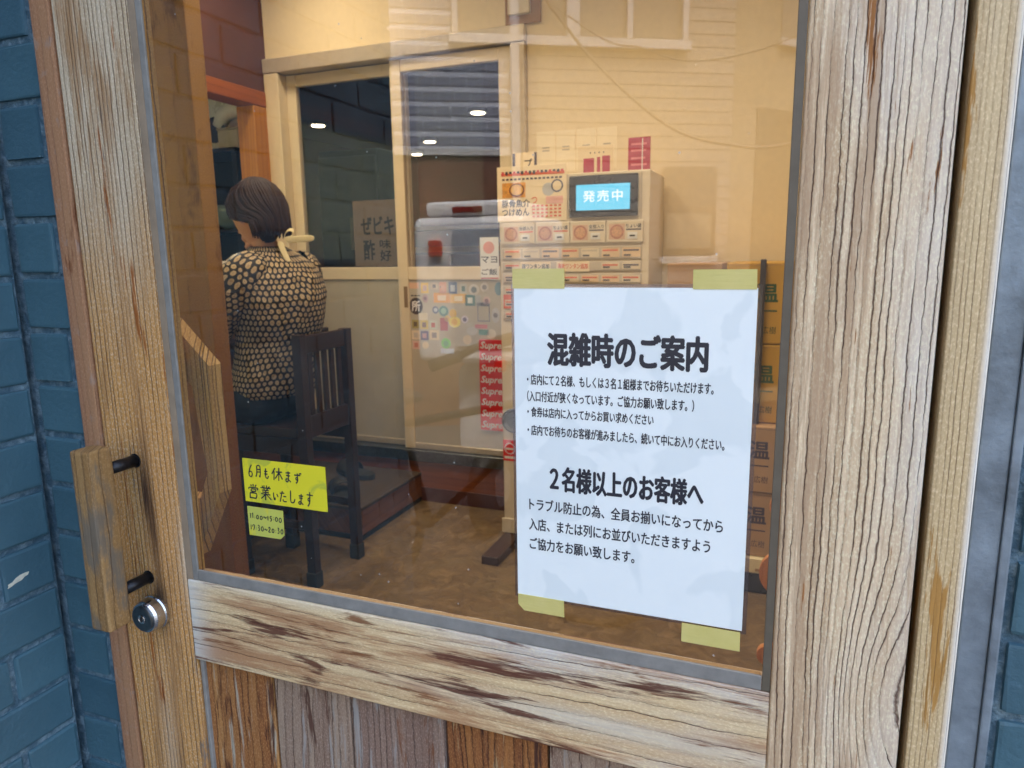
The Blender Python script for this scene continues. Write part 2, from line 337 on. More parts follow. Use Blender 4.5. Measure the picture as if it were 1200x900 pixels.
def glass_mat(name='clear_glass', ior=1.5, tint=(.985, .99, .985, 1), dirt=True):
    t = NT(name); t.t.nodes.remove(t.b)
    tr = t.n('BsdfTransparent'); tr.inputs[0].default_value = tint
    gl = t.n('BsdfGlossy'); gl.inputs['Roughness'].default_value = 0.0; gl.inputs['Color'].default_value = (1, 1, 1, 1)
    fr = t.n('Fresnel'); fr.inputs[0].default_value = ior; back = t.n('NewGeometry').outputs['Backfacing']
    both = t.math('MULTIPLY', t.math('DIVIDE', t.math('MULTIPLY', fr.outputs[0], 2.0), t.math('ADD', fr.outputs[0], 1.0)), t.math('SUBTRACT', 1.0, back))   # both surfaces of the pane, counted where light enters
    mx = t.n('MixShader'); t.put(mx.inputs[0], both); t.put(mx.inputs[1], tr.outputs[0]); t.put(mx.inputs[2], gl.outputs[0])
    last = mx.outputs[0]
    if dirt:
        co = t.coord(); d = t.n('BsdfDiffuse'); d.inputs[0].default_value = (.7, .7, .68, 1)
        v = t.n('TexVoronoi', feature='F1'); t.put(v.inputs['Vector'], co); v.inputs['Scale'].default_value = 95
        sc = t.n('SeparateColor'); t.put(sc.inputs[0], v.outputs['Color'])
        spk = t.math('MULTIPLY', t.math('SUBTRACT', 1, t.step(v.outputs['Distance'], .05, .12)), t.math('GREATER_THAN', sc.outputs[0], .955))
        haze = t.math('MULTIPLY', t.step(t.noise(co, 6, 5, .65), .45, .8), .02)
        m2 = t.n('MixShader'); t.put(m2.inputs[0], t.math('ADD', t.math('MULTIPLY', spk, .55), haze, clamp=True)); t.put(m2.inputs[1], last); t.put(m2.inputs[2], d.outputs[0]); last = m2.outputs[0]
    t.put(t.out.inputs[0], last); return t.m
M_GLASS = glass_mat(); M_GLASS2 = glass_mat('inner_window_glass', 1.28, (.95, .95, .95, 1), False)
def paper_mat():
    t = NT('laminated_white_paper'); co = t.coord()
    n = t.noise(co, 14, 3, .45, .6); n2 = t.noise(co, 300, 2, .5)
    stain = t.math('MULTIPLY', t.step(n, .52, .56), .55)
    base = t.mix(stain, lin(240, 247, 244), lin(222, 232, 231)); t.bump(t.math('ADD', t.math('MULTIPLY', n, 1), t.math('MULTIPLY', n2, .02)), .0015, .5)
    return t.fin(base, .28, 0, .5)
M_PAPER = paper_mat()
def film_mat():
    t = NT('laminate_film'); t.t.nodes.remove(t.b)
    tr = t.n('BsdfTransparent'); tr.inputs[0].default_value = (.72, .70, .76, 1)
    gl = t.n('BsdfGlossy'); gl.inputs['Roughness'].default_value = .15
    mx = t.n('MixShader'); mx.inputs[0].default_value = .10; t.put(mx.inputs[1], tr.outputs[0]); t.put(mx.inputs[2], gl.outputs[0]); t.put(t.out.inputs[0], mx.outputs[0]); return t.m
M_FILM = film_mat()
M_INK = plain('black_ink', lin(34, 38, 50), .4, 0, .05)
M_INKG = plain('green_ink', lin(40, 78, 44), .6, 0, .2); M_INKR = plain('red_ink', lin(190, 40, 50), .6); M_INKW = plain('white_ink', (.8, .8, .8, 1), .5)
M_INKO = plain('orange_ink', lin(210, 96, 60), .6); M_INKP = plain('purple_black_ink', lin(60, 48, 62), .6)
def tape_mat():
    t = NT('yellow_green_tape'); co = t.coord(); n = t.noise(co, 30, 5, .6); sp = t.n('SeparateXYZ'); t.put(sp.inputs[0], co)
    cre = t.noise(t.comb(t.math('MULTIPLY', sp.outputs[0], 40), 0, t.math('MULTIPLY', sp.outputs[2], 300)), 1, 3, .6)
    base = t.mix(n, lin(196, 186, 100), lin(222, 208, 138)); t.bump(t.math('ADD', n, cre), .0006, .6); return t.fin(base, .35)
M_TAPE = tape_mat()
def note_mat(name, a, b):
    t = NT(name); co = t.coord(); n = t.noise(co, 26, 4, .6, .8)
    base = t.mix(t.step(n, .52, .6), lin(*a), lin(*b)); t.bump(n, .0008, .5); return t.fin(base, .4)
M_NOTE = note_mat('yellow_note', (226, 216, 44), (190, 192, 62)); M_NOTE2 = note_mat('pale_yellow_note', (196, 200, 92), (216, 208, 66))
# interior
M_CREAM = plain('cream_wallpaper', lin(232, 214, 176), .8, 0, .03, 40, .0003)
M_CREAMP = plain('cream_door_paint', lin(222, 206, 174), .45, 0, .03, 30)
M_LOWER = plain('pale_lower_panel', lin(184, 176, 156), .5, 0, .04, 12)
M_ALUI = plain('champagne_aluminium', (.66, .58, .45, 1), .35, .45, .05, 30)
M_DKBROWN = plain('dark_brown_wall', lin(84, 46, 36), .7, 0, .12, 12)
M_DKWOOD = wood('black_stained_chair_wood', 'Z', .01, (46, 30, 28), (30, 18, 18), (18, 10, 10), (40, 26, 24), .04, 1, (3, 1), .3, relief=.0002, rough=.35, off=1)
def floor_mat():
    t = NT('worn_vinyl_floor'); co = t.coord(); sp = t.n('SeparateXYZ'); t.put(sp.inputs[0], co)
    n = t.noise(co, 3.5, 6, .65, .6); n2 = t.noise(co, 14, 6, .7, 1.2); n3 = t.noise(co, 60, 4, .7)
    base = t.ramp(n2, [(.25, lin(80, 64, 44)), (.5, lin(114, 94, 68)), (.75, lin(146, 124, 94))])
    base = t.mix(t.math('MULTIPLY', t.step(n, .45, .7), .5), base, lin(112, 98, 72))
    base = t.mix(t.math('MULTIPLY', t.step(n3, .55, .7), .3), base, lin(88, 68, 42))
    cre = t.n('TexVoronoi', feature='DISTANCE_TO_EDGE'); t.put(cre.inputs['Vector'], t.vmath('ADD', co, t.comb(t.math('MULTIPLY', n2, .35), t.math('MULTIPLY', n, .45), 0))); cre.inputs['Scale'].default_value = 2.6
    line = t.math('SUBTRACT', 1, t.step(cre.outputs['Distance'], .0, .02)); base = t.mix(t.math('MULTIPLY', line, .16), base, lin(70, 54, 36))
    t.bump(t.math('SUBTRACT', t.math('ADD', n2, t.math('MULTIPLY', n, 2)), t.math('MULTIPLY', line, .3)), .006, .7); return t.fin(base, t.ramp(n2, [(.3, .34), (.7, .6)]), 0, .4)
M_FLOOR = floor_mat()
def card_mat(name, c):
    t = NT(name); co = t.coord(); sp = t.n('SeparateXYZ'); t.put(sp.inputs[0], co); n = t.noise(co, 8, 4, .6)
    fl = t.math('SINE', t.math('MULTIPLY', sp.outputs[0], 1200)); base = t.mix(n, lin(*c), lin(*[int(x*.88) for x in c])); t.bump(t.math('ADD', t.math('MULTIPLY', fl, .15), n), .001, .4); return t.fin(base, .75)
M_CARDY, M_CARD = card_mat('yellow_cardboard', (204, 158, 66)), card_mat('brown_cardboard', (188, 152, 112))
M_CREAMM = plain('cream_enamel', lin(216, 204, 180), .35, 0, .03, 10)
M_GREYM = plain('grey_button_panel', lin(188, 176, 156), .4, 0, .04, 20)
M_BLK = plain('black_plastic', (.015, .015, .017, 1), .3, 0, .1)
M_WHT = plain('white_plastic', (.72, .72, .70, 1), .35, 0, .03)
M_RED = plain('red_print', lin(214, 34, 40), .4); M_CRIM = plain('crimson_print', lin(176, 38, 66), .5)
M_RUBBER = plain('black_rubber', (.02, .02, .02, 1), .6)
def emis(name, c, s):
    t = NT(name); t.b.inputs['Base Color'].default_value = (0, 0, 0, 1); t.b.inputs['Emission Color'].default_value = c; t.b.inputs['Emission Strength'].default_value = s; return t.m
M_SCREEN = emis('cyan_screen', lin(92, 186, 214), .19); M_SCRTXT = emis('screen_lettering', (.9, .95, 1, 1), .17)
M_LAMP = emis('warm_lamp', (1, .82, .56, 1), 3); M_LAMPC = emis('cool_tube', (.85, 1, .95, 1), 6)

# ------------------------------------------------------------------ ground
o = box('street', -40, 40, -60, -.9, -.35, -.15, M_ASPH, None, 0); tag(o, kind='structure')
o = box('pavement', -6, 6, -.9, -.0002, -.35, -.03, M_CONC, None, .004); tag(o, kind='structure')
o = box('shop_floor', -4.6, 2.2, .045, 7.2, -.2, 0, M_FLOOR, None, 0); tag(o, kind='structure')

# ------------------------------------------------------------------ blue brick walls
PITCH = .0667; Z0 = 1.445-PITCH*21.0
def brick_mesh(name, L, H, D, seed):
    """outer face towards -y, centred in x/z, front at y=0"""
    rnd = random.Random(seed); bm = bmesh.new(); b_box(bm, -L/2, L/2, 0, D, -H/2, H/2, .0035, 2)
    for v in bm.verts: v.co += Vector((rnd.uniform(-.0006, .0006), rnd.uniform(-.0006, .0006), rnd.uniform(-.0006, .0006)))
    me = bpy.data.meshes.new(name); bmesh.ops.recalc_face_normals(bm, faces=bm.faces); bm.to_mesh(me); bm.free(); me.materials.append(M_BRICK)
    for p in me.polygons: p.use_smooth = False
    return me
BH = PITCH-.0075
def brick_wall(parent, pos, rot, length, rows, z0, offs, seed=0, BL=.2, joint=.0075):
    """rows of bricks along local +x from pos"""
    cache = {}; rnd = random.Random(seed); R = Matrix.Rotation(rot, 4, 'Z'); o3 = Vector(parent['_o'])
    for r in range(rows):
        x = -offs[r % len(offs)]
        while x < length-.002:
            a, b = max(x, 0), min(x+BL-joint, length)
            if b-a > .012:
                k = (round(b-a, 3), rnd.randrange(3))
                if k not in cache: cache[k] = brick_mesh('brick', b-a, BH, .05, hash(k) % 999)
                c = R @ Vector(((a+b)/2, rnd.uniform(-.0008, .0008), 0)) + Vector(pos) + Vector((0, 0, z0+(r+.5)*PITCH)) - o3
                instance(cache[k], 'brick', Matrix.Translation(c) @ R, parent)
            x += BL
# side wall: plane x=-.885, runs from the door plane towards the street (its face looks +x)
sw = thing('brick_wall', (-.95, -.45, 0), 'blue painted brick side wall running out toward the street, left of the door', 'wall')
brick_wall(sw, (-.885, -.92, 0), math.radians(90), .915, 37, Z0, (.05, .15), 1)
box('mortar_bed', -.99, -.889, -.915, .0, -.14, 2.6, M_MORTAR, sw, .002)
cp = bmesh.new(); _n = 14; _P = [(-.052+.016*math.cos(2*math.pi*k/_n)*random.uniform(.75, 1.1), .806+.0045*math.sin(2*math.pi*k/_n)*random.uniform(.5, 1.3)+.004*math.cos(2*math.pi*k/_n)) for k in range(_n)]
_a = [cp.verts.new((-.8851, y_, z_)) for y_, z_ in _P]; _b = [cp.verts.new((-.8843, y_, z_)) for y_, z_ in _P]; cp.faces.new(_a); cp.faces.new(_b)
for k in range(_n): cp.faces.new((_a[k], _a[(k+1) % _n], _b[(k+1) % _n], _b[k]))
finish(cp, 'chipped_patch', plain('bare_pale_chip', lin(206, 204, 184), .8, 0, .15, 200), sw)
rw = thing('brick_wall', (-.85, .06, 0), 'narrow strip of blue painted brick between side wall and reddish door jamb', 'wall')
brick_wall(rw, (-.884, .004, 0), 0, .076, 37, Z0+.003, (.08, .13), 2)
box('mortar_bed', -.99, -.806, .008, .14, -.14, 2.6, M_MORTAR, rw, .001)
xw = thing('brick_wall', (.5, .06, 0), 'blue painted brick wall at the right edge beyond the grey metal strip', 'wall')
brick_wall(xw, (.172, .003, 0), 0, .62, 37, 1.2-.2305-PITCH*14-.0, (.06, .16), 3)
box('mortar_bed', .166, 1.6, .007, .14, -.14, 2.6, M_MORTAR, xw, .001)
up = box('fascia_board', -.99, 1.6, .0, .14, 2.14, 2.6, plain('blue_fascia_paint', lin(38, 76, 100), .5), None, .003); up.location.y -= .002
tag(up, 'blue painted fascia over the shop door', 'fascia')

# ------------------------------------------------------------------ door frame
df = thing('door_frame', (-.35, .05, 0), 'wooden frame round the door, reddish jamb left and pale jamb right', 'door frame')
tag(box('jamb', -.806, -.7765, .000, .11, -.03, 2.06, M_REDJAMB, df, .003, 2), 'reddish brown varnished jamb')
box('rebate', -.782, -.7735, .005, .10, -.03, 2.06, plain('ochre_rebate', lin(140, 92, 40), .6, 0, .3, 60), df, .0015)
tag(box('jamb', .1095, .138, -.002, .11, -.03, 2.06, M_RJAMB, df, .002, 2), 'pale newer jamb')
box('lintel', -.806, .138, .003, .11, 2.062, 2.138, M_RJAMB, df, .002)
box('threshold', -.806, .138, .012, .12, -.03, .004, M_STEELD, df, .002)
box('gap_shadow_strip', .1045, .1093, .03, .05, 0, 2.05, M_DARKGAP, df, 0)
ms = thing('metal_trim', (.152, .02, 0), 'grey blue painted metal strip beside the pale jamb', 'trim')
bm = bmesh.new(); b_box(bm, .1385, .1585, .001, .1, -.1, 2.13, .0015, 2); finish(bm, 'flat_strip', M_ALU, ms)
box('raised_lip', .1588, .1655, -.0015, .1, -.1, 2.13, M_ALU, ms, .0015, 2)

# ------------------------------------------------------------------ door
dr = thing('shop_door', (-.33, .018, 1.2), 'weathered wooden shop door with large glass pane and bare plank bottom', 'door')
box('stile', -.771, -.6600, 0, .028, .01, 2.05, M_LSTILE, dr, .0025, 2).location = (0, 0, 0)
tag(box('stile', .003, .1040, -.001, .036, .01, 2.05, M_RSTILE, dr, .003, 3), 'pale greyish stile with deep grain')
box('rail', -.6597, .0027, -.0005, .034, .7135, .8195, M_RAIL, dr, .0028, 3)
box('top_rail', -.6597, .0027, .0, .034, 1.93, 2.05, M_RAIL, dr, .0028, 2)
box('bottom_rail', -.6597, .0027, .0, .034, .01, .13, M_RAIL, dr, .0028, 2)
xs = [-.6585, -.5525, -.4435, -.3225, -.2050, -.0900, .0015]
for i in range(6):
    x0, x1 = xs[i]+.0013, xs[i+1]-.0013
    p = box('plank', x0, x1, .011+(.0012 if i % 2 else 0), .03, .131, .7130, M_PLANK[(0, 1, 2, 3, 1, 0)[i]], dr, .0018, 2)
box('corner_bead', -.6596, -.6545, .006, .03, .131, .7130, M_GASKET, dr, .001)
# glazing beads (sloping grey sealant) and pane
def bead(name, a, b, mat, side):
    bm = bmesh.new()
    if side == 'v':
        (x0, x1, z0, z1) = a; s = b
        b_box(bm, min(x0, x1), max(x0, x1), .0005, .0035, z0, z1, .0008, 2)
    else:
        (x0, x1, z0, z1) = a; b_box(bm, x0, x1, .0005, .0035, z0, z1, .0008, 2)
    return finish(bm, name, mat, dr)
bead('glazing_bead', (-.6597, -.6500, .8200, 1.93), 1, plain('brown_grey_bead', lin(150, 132, 110), .6, 0, .15, 40, .0003), 'v')
bead('glazing_bead', (-.6497, -.6420, .8200, 1.93), 1, M_GASKET, 'v')
bead('glazing_bead', (-.6417, -.0046, .8200, .8335), 1, M_GASKET, 'h')
bead('glazing_bead', (-.0044, .0026, .8200, 1.93), 1, M_GASKETD, 'v')
bead('glazing_bead', (-.6417, -.0046, 1.918, 1.93), 1, M_GASKET, 'h')
box('glass_pane', -.6595, .0024, .0042, .0082, .8205, 1.9295, M_GLASS, dr, 0)
for a in ((-.6597, -.6570, .8200, 1.93), (-.0036, .0026, .8200, 1.93)):
    box('inner_bead', a[0], a[1], .0100, .0275, a[2], a[3], M_INNERWOOD, dr, .001)
box('inner_bead', -.6567, -.0058, .0100, .0275, .8200, .8222, wood('inner_rail_bead', 'X', .006, (180, 150, 108), (160, 120, 76), (110, 74, 44), (200, 166, 116), .06, 1, (3, 1), .3, relief=.0004, off=3), dr, .001)
# outer pull handle
h = finish((lambda b: (b_box(b, -.739, -.709, -.070, -.0395, .775, .991, .004, 3), b)[1])(bmesh.new()), 'handle', M_HANDLE, dr)
for z in (.962, .812):
    bm = bmesh.new(); b_cyl(bm, (-.722, -.0392, z), (-.722, -.0002, z), .0072, n=20); r_ = finish(bm, 'handle_rod', M_BLACKM, h, True)
# stain ring below rods: a thin dark washer
for z in (.962, .812):
    bm = bmesh.new(); b_lathe(bm, [(.0086, 0), (.0086, .0006), (.0076, .0010)], (-.722, -.0003, z), 'Y', 24); finish(bm, 'rod_washer', M_BLACKM, h)
# cylinder lock
bm = bmesh.new(); b_lathe(bm, [(.0220, 0), (.0220, .004), (.0208, .0055), (.0200, .016), (.0185, .0190), (.0180, .0193)], (-.7150, -.0008, .7680), 'Y', 40)
lk = finish(bm, 'cylinder_lock', M_STEEL, dr)
bm = bmesh.new(); b_lathe(bm, [(.0162, 0), (.0162, .0026), (.0148, .0032), (.0060, .0032), (.0054, .0014)], (-.7150, -.0196, .7680), 'Y', 40); finish(bm, 'lock_face', M_STEELD, lk)
bm = bmesh.new(); b_lathe(bm, [(.0056, 0), (.0056, .0012), (.0048, .0016), (.0034, .0010)], (-.7150, -.0222, .7680), 'Y', 24); finish(bm, 'keyway_ring', M_STEEL, lk)
box('key_slot', -.7158, -.7142, -.0246, -.0232, .7650, .7710, M_DARKGAP, lk, 0)
# octagonal handle board on the inner side
oc = [(-.760, 1.135), (-.694, 1.128), (-.6385, 1.074), (-.6395, .915), (-.684, .826), (-.760, .822)]
ic = [(-.730, 1.078), (-.694, 1.074), (-.668, 1.048), (-.656, .940), (-.672, .905), (-.730, .905)]
bm = bmesh.new(); b_ringprism(bm, oc, ic, .044, .064); finish(bm, 'inner_handle', M_INNERWOOD, dr)
for z in (1.09, .85): box('inner_handle_block', -.750, -.725, .0282, .0438, z-.02, z+.02, M_INNERWOOD, dr, .002)

# ------------------------------------------------------------------ notices on the glass
pn = thing('paper_notice', (-.128, .001, .872), 'large white laminated notice with black Japanese print taped to the door glass', 'notice')
G = .0042
sheet('laminate', -.2355, -.0195, .8690, 1.1730, G-.0002, M_FILM, pn, .0006)
sheet('paper', -.2325, -.0230, .8720, 1.1700, G-.0010, M_PAPER, pn, .0005)
ty = G-.0017
def T(s, x0, x1, zc, h, bold, par=pn, mat=M_INK, jitter=0, res=3): return text('lettering', s, x0, x1, zc-h/2, zc+h/2, ty, mat, par, bold, jitter=jitter, res=res)
T('混雑時のご案内', -.200, -.0605, 1.1150, .0290, .034)
T('・店内にて２名様、もしくは３名１組様までお待ちいただけます。', -.2205, -.0545, 1.0862, .0098, .017)
T('（入口付近が狭くなっています。ご協力お願い致します。）', -.2205, -.0700, 1.0706, .0100, .017)
T('・食券は店内に入ってからお買い求めください', -.2205, -.1040, 1.0558, .0094, .017)
T('・店内でお待ちのお客様が進みましたら、続いて中にお入りください。', -.2205, -.0440, 1.0385, .0098, .017)
T('２名様以上のお客様へ', -.1985, -.0600, .9935, .0235, .030)
T('トラブル防止の為、全員お揃いになってから', -.2195, -.0425, .9660, .0118, .016)
T('入店、または列にお並びいただきますよう', -.2200, -.0525, .9460, .0118, .016)
T('ご協力をお願い致します。', -.2195, -.1185, .9265, .0118, .016)
for x0, x1, z0, z1, k in ((-.2335, -.1845, 1.1690, 1.1865, 0), (-.0740, -.0238, 1.1690, 1.1850, 1), (-.2320, -.1850, .8555, .8722, 2), (-.0745, -.0240, .8525, .8705, 3)):
    bm = bmesh.new(); c = .006 if k == 2 else .0006
    b_prism(bm, [(x0+c, z0), (x1, z0), (x1-random.uniform(0, .0008), z1), (x0, z1), (x0, z0+c)], G-.0020 if k < 2 else G-.0021, G-.0014 if k < 2 else G-.0015)
    finish(bm, 'tape', M_TAPE, pn)
n1 = thing('note', (-.506, .002, .928), 'larger yellow handwritten note on the glass, on the left', 'note', 'yellow handwritten notes')
sheet('note_paper', -.5625, -.4515, .9285, .9790, G-.0002, M_NOTE, n1, .0004)
ty = G-.0007
GL = {'6': [[(.7,.95),(.42,.66),(.28,.3),(.42,.05),(.65,.05),(.75,.25),(.6,.45),(.36,.38),(.28,.26)]],
 '月': [[(.3,.9),(.3,.35),(.15,.05)],[(.3,.9),(.75,.9),(.75,.1),(.62,.16)],[(.3,.65),(.75,.65)],[(.3,.42),(.75,.42)]],
 'も': [[(.45,.95),(.4,.3),(.5,.08),(.7,.08),(.82,.3)],[(.2,.65),(.7,.65)],[(.2,.42),(.7,.42)]],
 '休': [[(.35,.95),(.08,.45)],[(.26,.7),(.25,.02)],[(.4,.65),(.98,.68)],[(.68,.98),(.68,.0)],[(.67,.62),(.35,.12)],[(.69,.62),(1.02,.12)]],
 'ま': [[(.2,.8),(.8,.8)],[(.25,.58),(.75,.58)],[(.52,.95),(.52,.2),(.35,.06),(.22,.16),(.35,.28),(.6,.2),(.82,.06)]],
 'ず': [[(.1,.75),(.85,.75)],[(.5,.95),(.5,.4),(.37,.32),(.3,.45),(.43,.54),(.53,.36),(.45,.1),(.28,-.04)],[(.75,1.0),(.8,.88)],[(.9,1.02),(.95,.9)]],
 'す': [[(.1,.75),(.9,.75)],[(.5,.95),(.5,.4),(.37,.32),(.3,.45),(.43,.54),(.53,.36),(.45,.1),(.26,-.1)]],
 '営': [[(.25,.98),(.3,.85)],[(.5,1.02),(.5,.86)],[(.8,1.0),(.68,.85)],[(.1,.62),(.12,.78),(.92,.78),(.86,.63)],[(.32,.66),(.32,.48)],[(.32,.66),(.7,.66),(.68,.48)],[(.32,.49),(.68,.49)],[(.5,.48),(.44,.38)],[(.22,.36),(.24,.0)],[(.22,.36),(.82,.36),(.78,.0)],[(.24,.04),(.78,.04)]],
 '業': [[(.4,1.02),(.4,.82)],[(.6,1.02),(.6,.82)],[(.18,.97),(.27,.84)],[(.86,.97),(.73,.84)],[(.06,.8),(.94,.8)],[(.33,.76),(.4,.67)],[(.67,.76),(.6,.67)],[(.18,.64),(.82,.64)],[(.22,.52),(.78,.52)],[(.08,.38),(.92,.38)],[(.5,.64),(.5,-.04)],[(.47,.36),(.08,.04)],[(.53,.36),(.98,.02)]],
 'い': [[(.15,.7),(.15,.3),(.3,.12),(.38,.3)],[(.7,.65),(.88,.36)]],
 'た': [[(.05,.75),(.6,.78)],[(.38,.95),(.08,.02)],[(.5,.5),(.88,.52)],[(.45,.25),(.52,.08),(.92,.1)]],
 'し': [[(.35,.98),(.33,.25),(.45,.03),(.7,.1),(.88,.35)]],
 '1': [[(.5,.95),(.46,.05)]], '0': [[(.5,.8),(.2,.6),(.2,.2),(.5,.05),(.8,.3),(.75,.65),(.5,.8)]],
 '5': [[(.75,.9),(.35,.88),(.3,.55),(.6,.56),(.72,.3),(.5,.05),(.25,.12)]], '7': [[(.15,.62),(.2,.9),(.8,.9),(.42,.0)]],
 '3': [[(.25,.85),(.55,.95),(.66,.75),(.4,.55),(.72,.4),(.6,.08),(.25,.12)]], '2': [[(.22,.72),(.45,.95),(.7,.78),(.58,.45),(.18,.05),(.85,.1)]],
 ':': [[(.5,.62),(.5,.56)],[(.5,.3),(.5,.24)]], '~': [[(.05,.4),(.3,.6),(.6,.36),(.95,.58)]]}
def hand(s_, x0, x1, z, h, r, y, parent, widths=None):
    """handwritten strokes drawn with a marker"""
    bm = bmesh.new(); ws = widths or [1]*len(s_); tot = sum(ws); x = x0; rnd = random.Random(len(s_)*7+int(x0*-1000))
    for ch, w_ in zip(s_, ws):
        cw = (x1-x0)*w_/tot; hh = h*(1 if ch in '休営業6月' else rnd.uniform(.74, .92)); dz = rnd.uniform(-.06, .06)*h; sl = rnd.uniform(.02, .14)
        for st_ in GL[ch]:
            P = [Vector((x+cw*(.06+.86*(px_+sl*(pz_-.5)))+rnd.uniform(-.02, .02)*cw, y, z+dz+hh*pz_+rnd.uniform(-.02, .02)*h)) for px_, pz_ in st_]
            if len(P) > 2:
                q = []
                for i_ in range(len(P)-1):
                    p0, p1, p2, p3 = P[max(i_-1, 0)], P[i_], P[i_+1], P[min(i_+2, len(P)-1)]
                    for k_ in range(3):
                        t_ = k_/3; q.append(.5*((2*p1)+(-p0+p2)*t_+(2*p0-5*p1+4*p2-p3)*t_*t_*.8+(-p0+3*p1-3*p2+p3)*t_**3*.8))
                P = q+[P[-1]]
            b_tube(bm, P, [r*rnd.uniform(.85, 1.1) for _ in P], 5)
        x += cw
    for v in bm.verts: v.co.y = y+(v.co.y-y)*.15
    return finish(bm, 'handwriting', M_INK, parent)
hand('6月も休まず', -.5575, -.4820, .9575, .0150, .00080, G-.0008, n1, [.8, .8, .8, 1.3, .9, .9])
hand('営業いたします', -.5590, -.4680, .9335, .0165, .00080, G-.0008, n1, [1.3, 1.4, .7, .9, .9, .9, .9])
n2 = thing('note', (-.536, .002, .89), 'smaller pale yellow note with opening hours stuck below the larger one', 'note', 'yellow handwritten notes')
bm = bmesh.new(); b_prism(bm, [(-.5610, .8880), (-.5175, .8885), (-.5120, .8935), (-.5115, .9225), (-.5610, .9225)], G-.0007, G-.0002); finish(bm, 'note_paper', M_NOTE2, n2)
ty = G-.0009
hand('11:00~15:00', -.5585, -.5130, .9085, .0080, .00058, G-.0010, n2, [.6, .6, .5, 1, 1, 1, .6, 1, .5, 1, 1])
hand('17:30~20:30', -.5590, -.5120, .8945, .0080, .00058, G-.0010, n2, [.6, .9, .5, 1, 1, 1, 1, 1, .5, 1, 1])

# ------------------------------------------------------------------ interior shell
B = 2.378
def wallthing(name, x0, x1, y0, y1, z0, z1, mat, label, cat='wall'):
    return tag(box(name, x0, x1, y0, y1, z0, z1, mat, None, 0), label, cat)
wallthing('interior_wall', -1.075, 2.2, B, B+.1, 0, 2.8, M_CREAM, 'cream wall behind the ticket machine and cardboard boxes')
wallthing('interior_wall', -2.42, -1.0755, B, B+.1, 2.135, 2.8, M_CREAM, 'cream wall above the sliding door')
wallthing('interior_wall', 2.1, 2.2, .15, B-.002, 0, 2.8, M_CREAM, 'cream side wall at the far right of the shop')
wallthing('interior_wall', -4.6, -.996, .15, .25, 0, 2.8, M_CREAM, 'front wall of the shop left of the door, inside')
wallthing('interior_wall', .17, 2.2, .145, .25, 0, 2.8, M_CREAM, 'front wall of the shop right of the door, inside')
wallthing('interior_wall', -.99, .165, .145, .25, 2.1, 2.8, M_CREAM, 'front wall of the shop above the door, inside')
o = box('ceiling', -4.6, 2.2, .12, 7.2, 2.8, 2.9, M_CREAM, None, 0); tag(o, kind='structure')
wallthing('interior_wall', -4.7, -4.6, .15, 7.2, -.1, 2.8, M_DKBROWN, 'dark kitchen wall at the far left')
wallthing('interior_wall', -4.6, 2.2, 7.2, 7.3, -.1, 2.8, M_DKBROWN, 'dark brown wall at the back of the rear room')
wallthing('interior_wall', .4, .5, B+.102, 7.2, 0, 2.8, M_DKBROWN, 'dark brown side wall of the rear room')
# post
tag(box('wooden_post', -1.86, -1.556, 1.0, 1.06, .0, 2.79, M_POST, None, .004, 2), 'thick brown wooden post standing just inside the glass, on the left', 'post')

# ------------------------------------------------------------------ kitchen partition (plane x = -2.42)
kp = thing('kitchen_partition', (-2.47, 1.8, 0), 'orange timber frame round the kitchen hatch with dark brown panel above', 'partition')
box('upper_panel', -2.50, -2.42, .9, B+.0, 1.986, 2.79, M_DKBROWN, kp, 0)
box('beam', -2.52, -2.412, .9, B+.002, 1.915, 1.984, M_ORANGEX, kp, .003)
box('corner_post', -2.52, -2.414, 2.262, B+.004, .0, 1.913, M_ORANGE, kp, .003)
box('lower_panel', -2.50, -2.42, .9, 2.260, .0, 1.12, M_POST, kp, 0)
box('ledge', -2.52, -2.25, .95, 2.258, 1.124, 1.185, plain('pale_ledge', lin(214, 208, 190), .4), kp, .004)
kc = thing('counter', (-2.25, 1.6, 0), 'dark fronted dining counter in front of the woman', 'counter')
box('counter_top', -2.415, -2.06, .95, 2.255, .83, .865, M_DKWOOD, kc, .004)
box('counter_front', -2.415, -2.22, .96, 2.25, .0, .829, M_DKBROWN, kc, .002)
# kitchen things
hood = thing('extractor_hood', (-3.5, 3.5, 1.86), 'pale grey steel extractor hood seen through the kitchen hatch', 'hood')
M_HOOD = plain('pale_steel', lin(206, 212, 206), .3, .35, .08, 6)
bm = bmesh.new(); b_box(bm, -4.1, -3.28, 3.345, 3.48, 1.88, 2.32, .01, 2)
for v in bm.verts:
    if v.co.z > 2.1: v.co.y += .05; v.co.x = -3.7+(v.co.x+3.7)*.8
finish(bm, 'canopy', M_HOOD, hood); box('steel_sheet', -4.15, -3.20, 3.30, 3.34, 1.875, 2.62, plain('bright_steel', lin(222, 228, 222), .3, .2, .06, 4), hood, .002)
bm = bmesh.new(); b_tube(bm, [(-3.44, 3.14, 2.02), (-3.39, 3.14, 2.09), (-3.29, 3.14, 2.12), (-3.1, 3.14, 2.11)], [.040, .052, .050, .046], 16); finish(bm, 'white_duct', M_WHT, hood, True)
bm = bmesh.new(); b_lathe(bm, [(.0, 0), (.075, .005), (.08, .02), (.0, .03)], (-3.46, 3.14, 2.0), 'Y', 24); finish(bm, 'black_vent_disc', M_BLK, hood)
bm = bmesh.new(); b_lathe(bm, [(.05, 0), (.05, .012)], (-3.36, 3.02, 2.42), 'Z', 20); finish(bm, 'added_hood_lamp', M_LAMPC, hood)  # unseen lamp disc, with the spot below, added to brighten the kitchen hatch
hl = bpy.data.lights.new('hatch_fill_light', 'SPOT'); hl.energy = 7; hl.color = (.85, 1, .96); hl.spot_size = math.radians(120); hl.spot_blend = .6; hl.shadow_soft_size = .05
